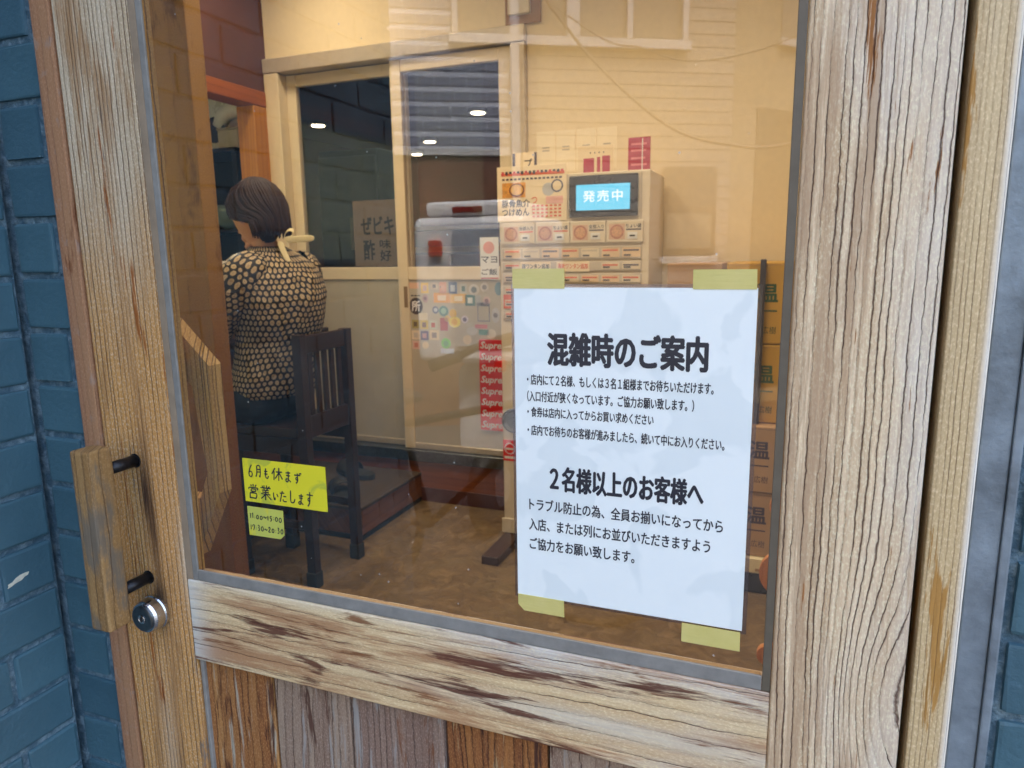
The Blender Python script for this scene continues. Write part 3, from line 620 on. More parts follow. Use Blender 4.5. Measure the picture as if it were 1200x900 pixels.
lo = bpy.data.objects.new('hatch_fill_light', hl); col.objects.link(lo); lo.parent = hood; lo.location = (.14, -.48, .55); lo.rotation_euler = (math.radians(25), 0, 0)
sb = thing('storage_box', (-3.3, 3.15, 1.86), 'beige box on the kitchen shelf below the hood', 'box')
box('box_body', -3.42, -3.26, 3.1, 3.3, 1.872, 1.99, plain('beige_card', lin(186, 178, 160), .7), sb, .003); box('box_lid', -3.425, -3.255, 3.095, 3.305, 1.991, 2.005, plain('beige_lid', lin(170, 162, 146), .7), sb, .002)
ks = thing('kitchen_shelf', (-3.4, 3.3, 0), 'black steel kitchen shelving behind the hatch', 'shelf')
box('top_board', -4.1, -3.22, 3.02, 3.40, 1.845, 1.870, M_BLACKM, ks, .002); box('back_panel', -4.1, -3.24, 3.405, 3.43, .0, 1.844, M_DARKGAP, ks, 0)
for x in (-4.05, -3.25): box('upright', x-.02, x+.02, 3.04, 3.08, 0, 1.844, M_BLACKM, ks, .002)
box('lower_board', -4.02, -3.28, 3.06, 3.4, 1.36, 1.38, M_BLACKM, ks, .002)
bt = thing('squeeze_bottle', (-3.13, 2.96, 1.38), 'white squeeze bottle standing on the lower kitchen shelf', 'bottle')
bm = bmesh.new(); b_lathe(bm, [(.03, 0), (.032, .02), (.032, .17), (.012, .21), (.008, .25)], (-3.26, 3.15, 1.381), 'Z', 16); finish(bm, 'bottle_body', M_WHT, bt, True)
bm = bmesh.new(); b_lathe(bm, [(.034, 0), (.034, .025)], (-3.26, 3.15, 1.545), 'Z', 16); finish(bm, 'bottle_collar', M_GREYM, bt, True)
bowl = thing('glass_bowl', (-3.4, 3.15, 1.38), 'clear round bowl on the lower kitchen shelf beside the bottle', 'bowl')
bm = bmesh.new(); b_lathe(bm, [(.04, 0), (.10, .04), (.13, .11), (.135, .15), (.13, .15), (.12, .11), (.09, .045), (.03, .01)], (-3.44, 3.18, 1.381), 'Z', 24); finish(bm, 'bowl_body', plain('pale_bowl', lin(120, 138, 128), .1, 0, .1, 10), bowl, True)
kd = box('interior_wall', 0, 3.35, 0, .05, 0, 2.799, plain('brown_light_divider', lin(104, 74, 56), .6), None, 0); ka = math.atan2(2.6, -2.15); kd.location = (-2.40+1.675*math.cos(ka)+.03*math.sin(ka), 2.435+1.675*math.sin(ka)-.03*math.cos(ka), 0); kd.rotation_euler = (0, 0, ka)  # divider added to stop kitchen lamp light leaking into the rear room
tag(kd, 'added brown slanting wall keeping kitchen lamp light out of the rear room', 'wall')
kl = thing('kitchen_lamp', (-3.3, 2.6, 2.7), 'cool white tube lamp on the kitchen ceiling', 'lamp')
box('lamp_housing', -3.36, -3.24, 2.0, 3.1, 2.745, 2.799, M_WHT, kl, .004); bm = bmesh.new(); b_cyl(bm, (-3.3, 2.03, 2.72), (-3.3, 3.07, 2.72), .014, n=12); finish(bm, 'tube', M_LAMPC, kl, True)
ld = bpy.data.lights.new('kitchen_light', 'AREA'); ld.shape = 'RECTANGLE'; ld.size = .08; ld.size_y = .5; ld.energy = 62; ld.color = (.82, 1, .95)
lo = bpy.data.objects.new('kitchen_light', ld); col.objects.link(lo); lo.parent = kl; lo.location = (-.12, .30, -.03)

# ------------------------------------------------------------------ sliding door in the back wall
sd_ = thing('sliding_door', (-1.75, B, 0), 'two leaf sliding door with dark glass above pale panels, stickers on its right leaf', 'sliding door')
yb = B
box('frame_head', -2.42, -1.076, yb-.03, yb+.09, 2.068, 2.134, M_ALUI, sd_, .003)
box('frame_jamb', -2.418, -2.335, yb-.028, yb+.09, .232, 2.066, M_CREAMP, sd_, .003)
box('frame_jamb', -1.140, -1.076, yb-.028, yb+.09, .232, 2.066, M_ALUI, sd_, .003)
def leaf(x0, x1, y):
    box('stile', x0, x0+.055, y, y+.03, .262, 2.064, M_CREAMP, sd_, .002); box('stile', x1-.062, x1, y, y+.03, .262, 2.064, M_CREAMP, sd_, .002)
    box('leaf_rail', x0+.0555, x1-.0625, y+.001, y+.029, 2.010, 2.063, M_CREAMP, sd_, .002)
    box('leaf_rail', x0+.0555, x1-.0625, y+.001, y+.029, 1.085, 1.145, M_CREAMP, sd_, .002)
    box('leaf_rail', x0+.0555, x1-.0625, y+.001, y+.029, .262, .292, M_ALUI, sd_, .002)
    box('lower_panel', x0+.0555, x1-.0625, y+.008, y+.02, .2925, 1.0845, M_LOWER, sd_, .0005)
    box('window_pane', x0+.0555, x1-.0625, y+.013, y+.017, 1.1455, 2.0095, M_GLASS2, sd_, 0)
leaf(-2.334, -1.676, yb+.03); leaf(-1.735, -1.141, yb-.006)
box('door_track', -2.418, -1.076, yb-.03, yb+.09, .205, .2605, M_STEELD, sd_, .002)
box('pull_recess', -1.706, -1.686, yb-.0085, yb-.0062, .955, 1.055, plain('brass_recess', lin(150, 126, 88), .35, .6), sd_, .001)
box('riser', -2.418, -1.076, yb-.012, yb+.1, .0, .204, wood('red_brown_riser', 'X', .03, (138, 76, 38), (104, 52, 26), (70, 34, 18), (122, 64, 32), .03, 1, (3, 1), .2, relief=.0003, rough=.4, off=5), sd_, .002)
box('skirting', -1.645, -1.0765, yb-.020, yb-.0125, .0, .07, plain('dark_skirting', lin(78, 38, 26), .5), sd_, .001)
# stickers (plain generic prints)
def stick(x, z, w, h, c, round_=False, inner=None):
    m_ = plain('sticker_print', lin(*c), .45)
    if round_: s = disc('sticker', x, z, yb-.0002+.002, w/2, m_, sd_, .0007, 20, h/2)
    else: s = sheet('sticker', x-w/2, x+w/2, z-h/2, z+h/2, yb+.0018, m_, sd_, .0007)
    if inner:
        k = plain('sticker_mark', lin(*inner), .45)
        if round_: disc('sticker_mark', x, z, yb+.0009, w*.28, k, s, .0004, 14)
        else: sheet('sticker_mark', x-w*.25, x+w*.25, z-h*.28, z+h*.25, yb+.0009, k, s, .0004)
PY = -.0
for a in [(-1.655, 1.058, .05, .028, (222, 180, 150)), (-1.598, 1.047, .04, .05, (226, 190, 80), False, (200, 170, 150)), (-1.548, 1.056, .034, .03, (205, 190, 165), False, (60, 52, 50)),
          (-1.503, 1.047, .036, .056, (216, 160, 132), False, (220, 180, 160)), (-1.452, 1.047, .044, .056, (96, 116, 150), False, (190, 200, 215)), (-1.398, 1.045, .034, .046, (190, 190, 180), False, (90, 120, 110)),
          (-1.345, 1.040, .052, .052, (205, 200, 190), True, (120, 130, 130)), (-1.292, 1.052, .040, .044, (210, 205, 196), True, (120, 118, 120)), (-1.222, 1.045, .04, .06, (96, 130, 140), True),
          (-1.597, .998, .030, .040, (176, 146, 140), True, (120, 90, 100)), (-1.510, 1.002, .085, .046, (232, 170, 84), False, (240, 222, 190)), (-1.425, 1.000, .082, .044, (230, 190, 110), False, (240, 228, 200)),
          (-1.365, .992, .05, .05, (84, 128, 120), False, (220, 225, 220)), (-1.325, .990, .024, .05, (180, 182, 176)), (-1.283, .990, .036, .04, (210, 180, 170), True, (150, 120, 120)),
          (-1.545, .945, .034, .036, (80, 100, 132), True, (200, 205, 210)), (-1.503, .940, .050, .050, (66, 128, 128), True, (150, 190, 180)), (-1.455, .930, .036, .042, (222, 186, 90), True),
          (-1.612, .912, .046, .034, (226, 214, 184)), (-1.655, .876, .036, .040, (170, 160, 90), False, (90, 80, 60)), (-1.608, .874, .042, .044, (214, 190, 96), False, (120, 90, 70)), (-1.560, .874, .040, .042, (196, 200, 180), False, (180, 90, 80)),
          (-1.655, .824, .044, .044, (230, 212, 186), False, (200, 190, 180)), (-1.608, .822, .042, .044, (76, 62, 110), False, (200, 160, 170)), (-1.556, .826, .050, .048, (228, 210, 178), False, (120, 100, 90)),
          (-1.655, .776, .040, .042, (220, 186, 170), False, (200, 130, 120)), (-1.605, .776, .034, .036, (226, 206, 166), True), (-1.503, .878, .040, .060, (170, 62, 66)), (-1.448, .890, .060, .052, (232, 216, 92), True, (230, 190, 90)),
          (-1.485, .905, .03, .03, (228, 190, 90), True), (-1.395, .903, .036, .036, (214, 206, 214), True, (90, 84, 120)), (-1.360, .850, .056, .040, (196, 194, 188), True), (-1.313, .872, .062, .018, (198, 118, 124)), (-1.300, .845, .05, .024, (110, 158, 150)),
          (-1.240, .925, .04, .07, (190, 188, 184), True, (120, 116, 118)), (-1.262, .838, .044, .046, (214, 204, 180), True), (-1.385, .808, .044, .044, (216, 196, 160), True), (-1.496, .788, .050, .050, (96, 190, 40), True, (60, 150, 40)), (-1.490, .752, .070, .024, (196, 206, 224))]:
    stick(*a)
s = sheet('sticker', -1.330, -1.268, .895, .982, yb+.0018, plain('grey_outline_print', lin(110, 110, 116), .5), sd_, .0007); sheet('sticker_mark', -1.325, -1.273, .900, .965, yb+.0009, M_LOWER, s, .0004)
s = disc('sticker', -1.6480, .962, yb+.0018, .0360, M_BLK, sd_, .0007, 28, .040); tag(s, 'round black sticker with white emblem')
ty = yb+.0008
text('sticker_mark', '所', -1.670, -1.626, .938, .986, yb+.0009, M_INKW, s, .03)
text('sticker_mark', '■■■', -1.672, -1.624, 1.008, 1.014, yb+.0009, M_INK, s, 0)
s = sheet('sticker', -1.322, -1.150, .385, .812, yb+.0018, M_RED, sd_, .0086); tag(s, 'tall red sticker strip of repeated white lettering')
for k in range(8): text('sticker_mark', 'Supreme', -1.315, -1.156, .763-k*.0535, .803-k*.0535, yb-.0070, M_INKW, s, .03, shear=.25)
# posters on the inner glass
ps = thing('glass_poster', (-1.89, yb+.04, 1.14), 'pale hand lettered poster on the left dark pane', 'poster')
sheet('poster_sheet', -1.998, -1.748, 1.150, 1.462, yb+.042, plain('translucent_poster', lin(112, 102, 94), .6, 0, .1, 20), ps)
for s_, x0, x1, z0, z1 in (('ぜビキ', -1.955, -1.775, 1.30, 1.385), ('酢', -1.945, -1.885, 1.18, 1.275), ('味', -1.855, -1.795, 1.235, 1.275), ('好', -1.855, -1.795, 1.175, 1.225)):
    text('lettering', s_, x0, x1, z0, z1, yb+.0410, M_INK, ps, .02)

# ------------------------------------------------------------------ rear room behind the glass
rr = thing('fridge', (-3.0, 4.2, 0), 'pale steel fridge cabinet in the dark rear room', 'fridge')
box('fridge_body', -3.25, -2.75, 3.9, 4.5, .02, 1.95, plain('dull_steel', lin(84, 82, 74), .4, .3), rr, .02, 3); box('fridge_door', -3.24, -2.76, 3.875, 3.899, .06, 1.9, plain('dull_steel_door', lin(96, 92, 84), .35, .3), rr, .01, 2); box('fridge_handle', -2.81, -2.79, 3.85, 3.874, .9, 1.3, M_BLK, rr, .004)
cb = thing('cupboard', (-2.4, 4.6, 0), 'reddish wooden cupboard in the rear room behind the left pane', 'cupboard')
box('carcass', -2.72, -1.75, 4.3, 4.7, 0, 1.38, M_DKBROWN, cb, .005); box('shelf_board', -2.74, -1.73, 4.26, 4.299, 1.22, 1.26, M_ORANGE, cb, .002); box('top_board', -2.74, -1.73, 4.26, 4.7, 1.382, 1.41, M_ORANGE, cb, .002)
for k in range(3): box('cupboard_door', -2.70+k*.32, -2.70+k*.32+.305, 4.28, 4.299, .05, 1.2, plain('red_brown_door', lin(120, 60, 34), .5), cb, .003)
mb = thing('menu_board', (-2.95, 3.2, 1.2), 'pale board with two dark pictures leaning in the rear room', 'board')
box('board_sheet', -2.82, -2.42, 3.62, 3.64, 1.24, 1.46, plain('board_cream', lin(196, 184, 150), .6), mb, .002)
box('picture', -2.78, -2.70, 3.615, 3.6195, 1.30, 1.42, M_INK, mb, 0); box('picture', -2.60, -2.48, 3.615, 3.6195, 1.34, 1.42, plain('picture_print', lin(90, 50, 40), .5), mb, 0)
o = box('rear_ceiling', -4.6, .4, B+.102, 7.2, 2.366, 2.42, plain('brown_rear_ceiling', lin(96, 74, 58), .7), None, 0); tag(o, kind='structure')
for k, (x, y) in enumerate(((-2.445, 4.98), (-3.5, 6.15), (-3.95, 4.9), (-4.06, 6.9))):
    dl = thing('downlight', (x, y, 2.33), ('small warm downlight on the rear room ceiling, farther right', 'small warm downlight over the pale fridge', 'small warm downlight above the reddish cupboard', 'small warm downlight deepest in the rear room')[k], 'lamp', 'rear room downlights')
    bm = bmesh.new(); b_lathe(bm, [(.075, 0), (.075, .03)], (x, y, 2.335), 'Z', 20); finish(bm, 'trim_ring', M_WHT, dl)
    bm = bmesh.new(); b_lathe(bm, [(.055, 0), (.055, .004)], (x, y, 2.330), 'Z', 20); finish(bm, 'lamp_disc', M_LAMP, dl)
    l_ = bpy.data.lights.new('downlight_beam', 'SPOT'); l_.energy = 1.1; l_.color = (1, .72, .42); l_.spot_size = math.radians(110); l_.spot_blend = .8; l_.shadow_soft_size = .05
    lo = bpy.data.objects.new('downlight_beam', l_); col.objects.link(lo); lo.parent = dl; lo.location = (0, 0, -.02)
# shop downlights
for k, (x, y, e) in enumerate(((-1.35, 1.25, 8.6), (-.35, 1.3, 8.0), (-2.0, 1.9, 7.4), (.9, 1.3, 6.5), (-.75, 1.0, 4.6))):
    lab = ('warm downlight on the shop ceiling nearest the woman', 'warm downlight above the cardboard boxes', 'warm downlight over the counter', 'warm downlight at the right of the shop ceiling', 'warm downlight in front of the ticket machine')[k]
    dl = thing('downlight', (x, y, 2.76), lab, 'lamp', 'shop downlights')
    bm = bmesh.new(); b_lathe(bm, [(.075, 0), (.075, .03)], (x, y, 2.765), 'Z', 20); finish(bm, 'trim_ring', M_WHT, dl)
    bm = bmesh.new(); b_lathe(bm, [(.055, 0), (.055, .004)], (x, y, 2.760), 'Z', 20); finish(bm, 'lamp_disc', M_LAMP, dl)
    l_ = bpy.data.lights.new('downlight_beam', 'SPOT'); l_.energy = e; l_.color = (1, .80, .56); l_.spot_size = math.radians(150); l_.spot_blend = 1.0; l_.shadow_soft_size = .12
    lo = bpy.data.objects.new('downlight_beam', l_); col.objects.link(lo); lo.parent = dl; lo.location = (0, 0, -.02)

# ------------------------------------------------------------------ step, riser, things on it
st = thing('step_platform', (-2.0, 2.1, 0), 'low brown step with dark top in front of the sliding door', 'step')
M_STEPW = wood('red_brown_boards', 'Y', .03, (122, 78, 44), (90, 54, 30), (56, 34, 20), (106, 66, 36), .03, 1, (3, 1), .3, relief=.0003, rough=.45, off=5)
box('step_body', -2.41, -1.650, 1.832, B-.014, .022, .132, M_STEPW, st, .002)
box('step_base', -2.41, -1.646, 1.828, B-.022, .0, .0215, M_DARKGAP, st, 0)
box('side_board', -1.6495, -1.645, 1.832, 2.09, .024, .131, M_STEPW, st, .001); box('side_board', -1.6495, -1.645, 2.093, B-.022, .024, .131, M_STEPW, st, .001)
box('step_top', -2.412, -1.640, 1.822, B-.022, .1325, .150, plain('dark_worn_mat', lin(70, 58, 48), .6, 0, .25, 18, .001), st, .003)
def sandal(x, y, z, rot, label):
    sn = thing('sandal', (x, y, z), label, 'sandal', 'black sandals on the step')
    bm = bmesh.new(); n = 16
    for s_ in (0, .022):
        pass
    pts = [(.125*math.cos(2*math.pi*k/n), (.046-.008*math.cos(2*math.pi*k/n))*math.sin(2*math.pi*k/n)) for k in range(n)]
    a = [bm.verts.new((x+p[0]*math.cos(rot)-p[1]*math.sin(rot), y+p[0]*math.sin(rot)+p[1]*math.cos(rot), z)) for p in pts]
    b = [bm.verts.new(v.co+Vector((0, 0, .024))) for v in a]
    bm.faces.new(list(reversed(a))); bm.faces.new(b)
    for k in range(n): bm.faces.new((a[k], a[(k+1) % n], b[(k+1) % n], b[k]))
    finish(bm, 'sole', M_RUBBER, sn)
    bm = bmesh.new(); c = Vector((x+.035*math.cos(rot), y+.035*math.sin(rot), z+.02)); sx = Vector((-math.sin(rot), math.cos(rot), 0)); fx = Vector((math.cos(rot), math.sin(rot), 0)); rows = []
    for j in (-.045, .045): rows.append([bm.verts.new(c+fx*j+sx*(.048*math.cos(math.pi*k/8))+Vector((0, 0, .052*math.sin(math.pi*k/8)))) for k in range(9)])
    for k in range(8): bm.faces.new((rows[0][k], rows[0][k+1], rows[1][k+1], rows[1][k]))
    sm = finish(bm, 'strap', M_RUBBER, sn, True); so = sm.modifiers.new('thick', 'SOLIDIFY'); so.thickness = .006
sandal(-1.80, 1.92, .1505, 2.4, 'black sandal on the step nearest the chair leg'); sandal(-1.92, 2.20, .1505, 2.9, 'black sandal farther back on the step')

# ------------------------------------------------------------------ black bar chair
ch = thing('bar_chair', (-1.73, 1.54, 0), 'black wooden high chair with slatted back behind the seated woman', 'chair')
CX = -1.573
def leg_post(name, x, y, z1, lean=0, w=.036):
    bm = bmesh.new(); b_box(bm, x-w/2, x+w/2, y-w/2, y+w/2, .03, z1, .003, 2)
    for v in bm.verts:
        if v.co.z > .6: v.co.x += lean*(v.co.z-.58)
    finish(bm, name, M_DKWOOD, ch)
    bm = bmesh.new(); b_box(bm, x-w/2-.004, x+w/2+.004, y-w/2-.004, y+w/2+.004, .0, .062, .005, 2); finish(bm, 'leg_cap', M_RUBBER, ch)
leg_post('back_post', CX, 1.402, .935); leg_post('back_post', CX, 1.678, .930)
leg_post('leg', -1.89, 1.402, .54); leg_post('leg', -1.89, 1.678, .54)
box('top_rail', CX-.012, CX+.012, 1.4205, 1.6595, .865, .928, M_DKWOOD, ch, .003)
box('lower_back_rail', CX-.011, CX+.011, 1.4205, 1.6595, .560, .640, M_DKWOOD, ch, .002)
for k in range(5):
    y = 1.452+k*.044; box('slat', CX-.006, CX+.006, y-.011, y+.011, .6405, .8645, M_DKWOOD, ch, .001)
box('seat', -1.915, CX-.0185, 1.386, 1.694, .562, .602, M_DKWOOD, ch, .008, 3)
box('seat_apron', -1.871, CX-.02, 1.392, 1.412, .50, .5615, M_DKWOOD, ch, .002); box('seat_apron', -1.871, CX-.02, 1.668, 1.688, .50, .5615, M_DKWOOD, ch, .002)
box('stretcher', -1.871, CX-.019, 1.394, 1.410, .22, .25, M_DKWOOD, ch, .002); box('stretcher', -1.871, CX-.019, 1.670, 1.686, .22, .25, M_DKWOOD, ch, .002); box('stretcher', -1.898, -1.882, 1.421, 1.659, .16, .19, M_DKWOOD, ch, .002)

# ------------------------------------------------------------------ woman
def skin_obj(name, verts, edges, mat, parent, voxel=.007, extra=None, smooth_it=4, sub=1):
    o3 = Vector(parent['_o']); bm = bmesh.new(); sb_ = bmesh.new(); bmesh.ops.create_uvsphere(sb_, u_segments=14, v_segments=9, radius=1); sb_.verts.index_update()
    SV = [tuple(v.co) for v in sb_.verts]; SF = [tuple(v.index for v in f.verts) for f in sb_.faces]; sb_.free(); PV, PF = [], []
    rad = lambda r: Vector((r[0], r[1], min(r))) if hasattr(r, '__len__') else Vector((r, r, r))
    for a, b in edges:      # overlapping swept volumes, fused into one skin by the voxel remesh
        pa, pb = Vector(verts[a][0])-o3, Vector(verts[b][0])-o3; ra, rb = rad(verts[a][1]), rad(verts[b][1])
        n_ = max(2, int((pb-pa).length/(min(min(ra), min(rb))*.45))+1)
        for k in range(n_+1):
            f = k/n_; r = ra.lerp(rb, f); c = pa.lerp(pb, f); n0 = len(PV); PF.extend([tuple(i_+n0 for i_ in t_) for t_ in SF])
            PV.extend([(c.x+x*r.x, c.y+y*r.y, c.z+z*r.z) for x, y, z in SV])
    mb_ = bpy.data.meshes.new('swept'); mb_.from_pydata(PV, [], PF); bm.from_mesh(mb_); bpy.data.meshes.remove(mb_)
    if extra: extra(bm, o3)
    me3 = bpy.data.meshes.new(name); bm.to_mesh(me3); bm.free()
    o2 = bpy.data.objects.new(name, me3); col.objects.link(o2)
    rm = o2.modifiers.new('remesh', 'REMESH'); rm.mode = 'VOXEL'; rm.voxel_size = voxel; rm.use_smooth_shade = True
    sm = o2.modifiers.new('smooth', 'SMOOTH'); sm.iterations = smooth_it; sm.factor = .5
    dg = bpy.context.evaluated_depsgraph_get(); me4 = bpy.data.meshes.new_from_object(o2.evaluated_get(dg)); bpy.data.objects.remove(o2)
    bb = bmesh.new(); bb.from_mesh(me4); bb.verts.ensure_lookup_table(); seen = set(); isl = []
    for v in bb.verts:
        if v.index in seen: continue
        st_ = [v]; seen.add(v.index); comp = []
        while st_:
            q = st_.pop(); comp.append(q)
            for e in q.link_edges:
                o_ = e.other_vert(q)
                if o_.index not in seen: seen.add(o_.index); st_.append(o_)
        isl.append(comp)
    isl.sort(key=len)
    for c in isl[:-1]: bmesh.ops.delete(bb, geom=c, context='VERTS')
    bb.to_mesh(me4); bb.free(); me4.name = name; me4.materials.clear(); me4.materials.append(mat)
    for p in me4.polygons: p.use_smooth = True
    o4 = bpy.data.objects.new(name, me4); col.objects.link(o4); o4.parent = parent; o4['_o'] = tuple(o3); return o4
wm = thing('person', (-1.75, 1.54, 0), 'seated woman with dark bob and dotted blouse, seen from behind at the counter', 'person')
M_SKIN = plain('skin', lin(206, 150, 112), .5, 0, .05, 12); M_TROU = plain('navy_trousers', lin(26, 30, 40), .8, 0, .15, 30, .001)
SC = Vector((-1.72, 1.54, 0))
HC = Vector((-1.772, 1.535, 1.352))        # head centre
HD = Matrix.Rotation(math.radians(-12), 3, 'Z') @ Matrix.Rotation(math.radians(-20), 3, 'Y')   # face looks to -x, turned a little
def ell(bm, c, rx, ry, rz, seg=24, ring=16, f=None):
    r = bmesh.ops.create_uvsphere(bm, u_segments=seg, v_segments=ring, radius=1)
    for v in r['verts']:
        p = Vector((v.co.x*rx, v.co.y*ry, v.co.z*rz))
        if f: p = f(p)
        v.co = c+p
def head_extra(bm, o3):
    def hf(p):   # skull: fuller at the back, chin forward and narrow
        q = p.copy()
        if q.z < 0:
            k = min(1, -q.z/.11); q.y *= 1-.30*k; q.x = q.x*(1-.18*k)-.018*k
        return HD@q
    ell(bm, HC-o3, .096, .074, .113, f=hf)
    def at(x, y, z): return HC-o3+HD@Vector((x, y, z))
    b_tube(bm, [at(-.088, 0, .02), at(-.100, 0, -.005), at(-.112, 0, -.022), at(-.096, 0, -.030)], [.008, .010, .013, .008], 10)   # nose
    for s_ in (-1, 1):
        ell(bm, at(.008, s_*.076, -.008), .018, .009, .030, 12, 8)
        ell(bm, at(-.080, s_*.030, .012), .014, .013, .010, 10, 8)
        b_tube(bm, [at(-.090, s_*.045, .030), at(-.096, s_*.015, .032)], .005, 8)
    b_tube(bm, [at(-.093, -.022, -.052), at(-.101, 0, -.050), at(-.093, .022, -.052)], [.005, .009, .005], 8)
    b_tube(bm, [at(-.090, -.018, -.062), at(-.097, 0, -.062), at(-.090, .018, -.062)], [.005, .009, .005], 8)
    ell(bm, at(-.088, 0, -.088), .018, .022, .014, 12, 8)
V = [((-1.740, 1.54, .70), (.10, .12)), ((-1.72, 1.54, .86), (.10, .12)), ((-1.700, 1.54, 1.02), (.10, .13)), ((-1.705, 1.54, 1.15), (.075, .10)), ((-1.735, 1.54, 1.22), .045), ((-1.765, 1.54, 1.29), .043)]
Ed = [(0, 1), (1, 2), (2, 3), (3, 4), (4, 5)]
for s_ in (-1, 1):
    b0 = len(V)
    el = (-1.885, 1.54+s_*.175, .935); wr = (-2.09, 1.54+s_*.12, .895)
    V += [((-1.708, 1.54+s_*.105, 1.160), .050), ((-1.735, 1.54+s_*.170, 1.130), .046), ((-1.81, 1.54+s_*.185, 1.03), .040), (el, .034), ((-1.99, 1.54+s_*.150, .91), .032), (wr, .021), ((-2.13, 1.54+s_*.105, .893), (.030, .014)), ((-2.165, 1.54+s_*.095, .892), (.034, .012))]
    Ed += [(3, b0), (b0, b0+1), (b0+1, b0+2), (b0+2, b0+3), (b0+3, b0+4), (b0+4, b0+5), (b0+5, b0+6), (b0+6, b0+7)]
    for f_, (dy, L_) in enumerate(((-.027, .062), (-.009, .072), (.009, .066), (.026, .052))):
        k = len(V); x0, y0 = -2.172, 1.54+s_*.095+dy
        V += [((x0, y0, .893), .009), ((x0-L_*.5, y0-s_*.004, .898), .0085), ((x0-L_, y0-s_*.008, .886), .0075)]; Ed += [(b0+7, k), (k, k+1), (k+1, k+2)]
    k = len(V); V += [((-2.12, 1.54+s_*.070, .889), .011), ((-2.16, 1.54+s_*.045, .885), .009)]; Ed += [(b0+6, k), (k, k+1)]
    k = len(V)
    V += [((-1.76, 1.54+s_*.09, .69), .085), ((-1.95, 1.54+s_*.10, .675), .068), ((-2.10, 1.54+s_*.10, .655), .052), ((-2.10, 1.54+s_*.10, .42), .045), ((-2.08, 1.54+s_*.10, .15), .032), ((-2.09, 1.54+s_*.10, .075), .034), ((-2.17, 1.54+s_*.10, .05), .028)]
    Ed += [(0, k), (k, k+1), (k+1, k+2), (k+2, k+3), (k+3, k+4), (k+4, k+5), (k+5, k+6)]
skin_obj('body', V, Ed, M_SKIN, wm, .006, head_extra, 3)
V = [((-1.745, 1.54, .725), (.128, .160))]; Ed = []
for s_ in (-1, 1):
    k = len(V)
    V += [((-1.765, 1.54+s_*.085, .690), .106), ((-1.95, 1.54+s_*.10, .682), .088), ((-2.105, 1.54+s_*.10, .655), .066), ((-2.105, 1.54+s_*.10, .42), .060), ((-2.08, 1.54+s_*.10, .13), .055)]
    Ed += [(0, k), (k, k+1), (k+1, k+2), (k+2, k+3), (k+3, k+4)]
skin_obj('trousers', V, Ed, M_TROU, wm, .008, None, 3)
for s_ in (-1, 1):
    bm = bmesh.new(); ell(bm, Vector((-2.13, 1.54+s_*.10, .045)), .12, .048, .045, 20, 12, lambda p: Vector((p.x, p.y, max(p.z, -.040)))); finish(bm, 'shoe', M_RUBBER, wm, True)
def blouse_mat():
    t = NT('dotted_blouse'); uv = t.coord('UV'); co = t.coord()
    w1 = t.noise(co, 9, 3, .5); w2 = t.noise(t.vmath('ADD', co, (5, 5, 5)), 9, 3, .5)
    uv = t.vmath('ADD', uv, t.comb(t.math('MULTIPLY', w1, 1.6), t.math('MULTIPLY', w2, .9), 0))
    def lat(off):
        p = t.vmath('ADD', uv, (off, off, 0)); f = t.vmath('SUBTRACT', t.vmath('FRACTION', p), (.5, .5, 0))
        return t.vmath('LENGTH', t.vmath('MULTIPLY', f, (1, 1.7, 0)))
    d = t.math('MINIMUM', lat(0), lat(.5))
    n = t.noise(co, 26, 2, .5); d = t.math('ADD', d, t.math('MULTIPLY', t.math('SUBTRACT', n, .5), .09))
    dot = t.math('SUBTRACT', 1, t.step(d, .31, .37)); ring = t.math('SUBTRACT', 1, t.step(d, .07, .12))
    cream = t.mix(n, lin(206, 184, 140), lin(160, 138, 112))
    base = t.mix(dot, lin(26, 22, 26), cream); base = t.mix(t.math('MULTIPLY', ring, .5), base, lin(120, 96, 70))
    t.bump(t.noise(co, 12, 4, .6, 1.2), .03, .9); return t.fin(base, .7)
def fold(ang, v, k): return 1+k*(.5*math.sin(ang*5+v*23)+.5*math.sin(ang*9-v*31+1.3))+k*.9*max(0, math.sin(v*46+2.2*math.sin(ang*2)+ang))**3
def loft(bm, rings, n, fu, fv, uvl, k=.02, closed_end=False):
    R_ = []; vlen = 0; vs = [0]
    for a, b in zip(rings, rings[1:]): vlen += (Vector(b[0])-Vector(a[0])).length; vs.append(vlen)
    for i, (c, ex, ey) in enumerate(rings):
        row = []
        for j in range(n):
            a = 2*math.pi*j/n; row.append(bm.verts.new(Vector(c)+(Vector(ex)*math.cos(a)+Vector(ey)*math.sin(a))*fold(a, vs[i], k)))
        R_.append(row)
    for i in range(len(R_)-1):
        for j in range(n):
            f = bm.faces.new((R_[i][j], R_[i][(j+1) % n], R_[i+1][(j+1) % n], R_[i+1][j]))
            for l, (jj, ii) in zip(f.loops, ((j, i), (j+1, i), (j+1, i+1), (j, i+1))): l[uvl].uv = (jj/n*fu, vs[ii]*fv)
bm = bmesh.new(); uvl = bm.loops.layers.uv.new('UVMap')
def interp(keys, n):
    out = []
    for i in range(n):
        t_ = i/(n-1)*(len(keys)-1); a = int(min(t_, len(keys)-2)); f = t_-a; f = f*f*(3-2*f)*.5+f*.5
        out.append(tuple(keys[a][q]*(1-f)+keys[a+1][q]*f for q in range(len(keys[0]))))
    return out
tor = [(-1.748, 1.54, .700, .132, .178), (-1.746, 1.54, .735, .146, .188), (-1.732, 1.54, .82, .134, .176), (-1.718, 1.54, .90, .130, .172), (-1.700, 1.54, .98, .142, .190), (-1.692, 1.54, 1.06, .142, .198), (-1.698, 1.54, 1.13, .128, .192), (-1.708, 1.54, 1.18, .106, .160), (-1.722, 1.54, 1.215, .080, .110), (-1.738, 1.54, 1.238, .058, .070)]
rings = [((r[0], r[1], r[2]), (r[3], 0, 0), (0, r[4], 0)) for r in interp(tor, 34)]
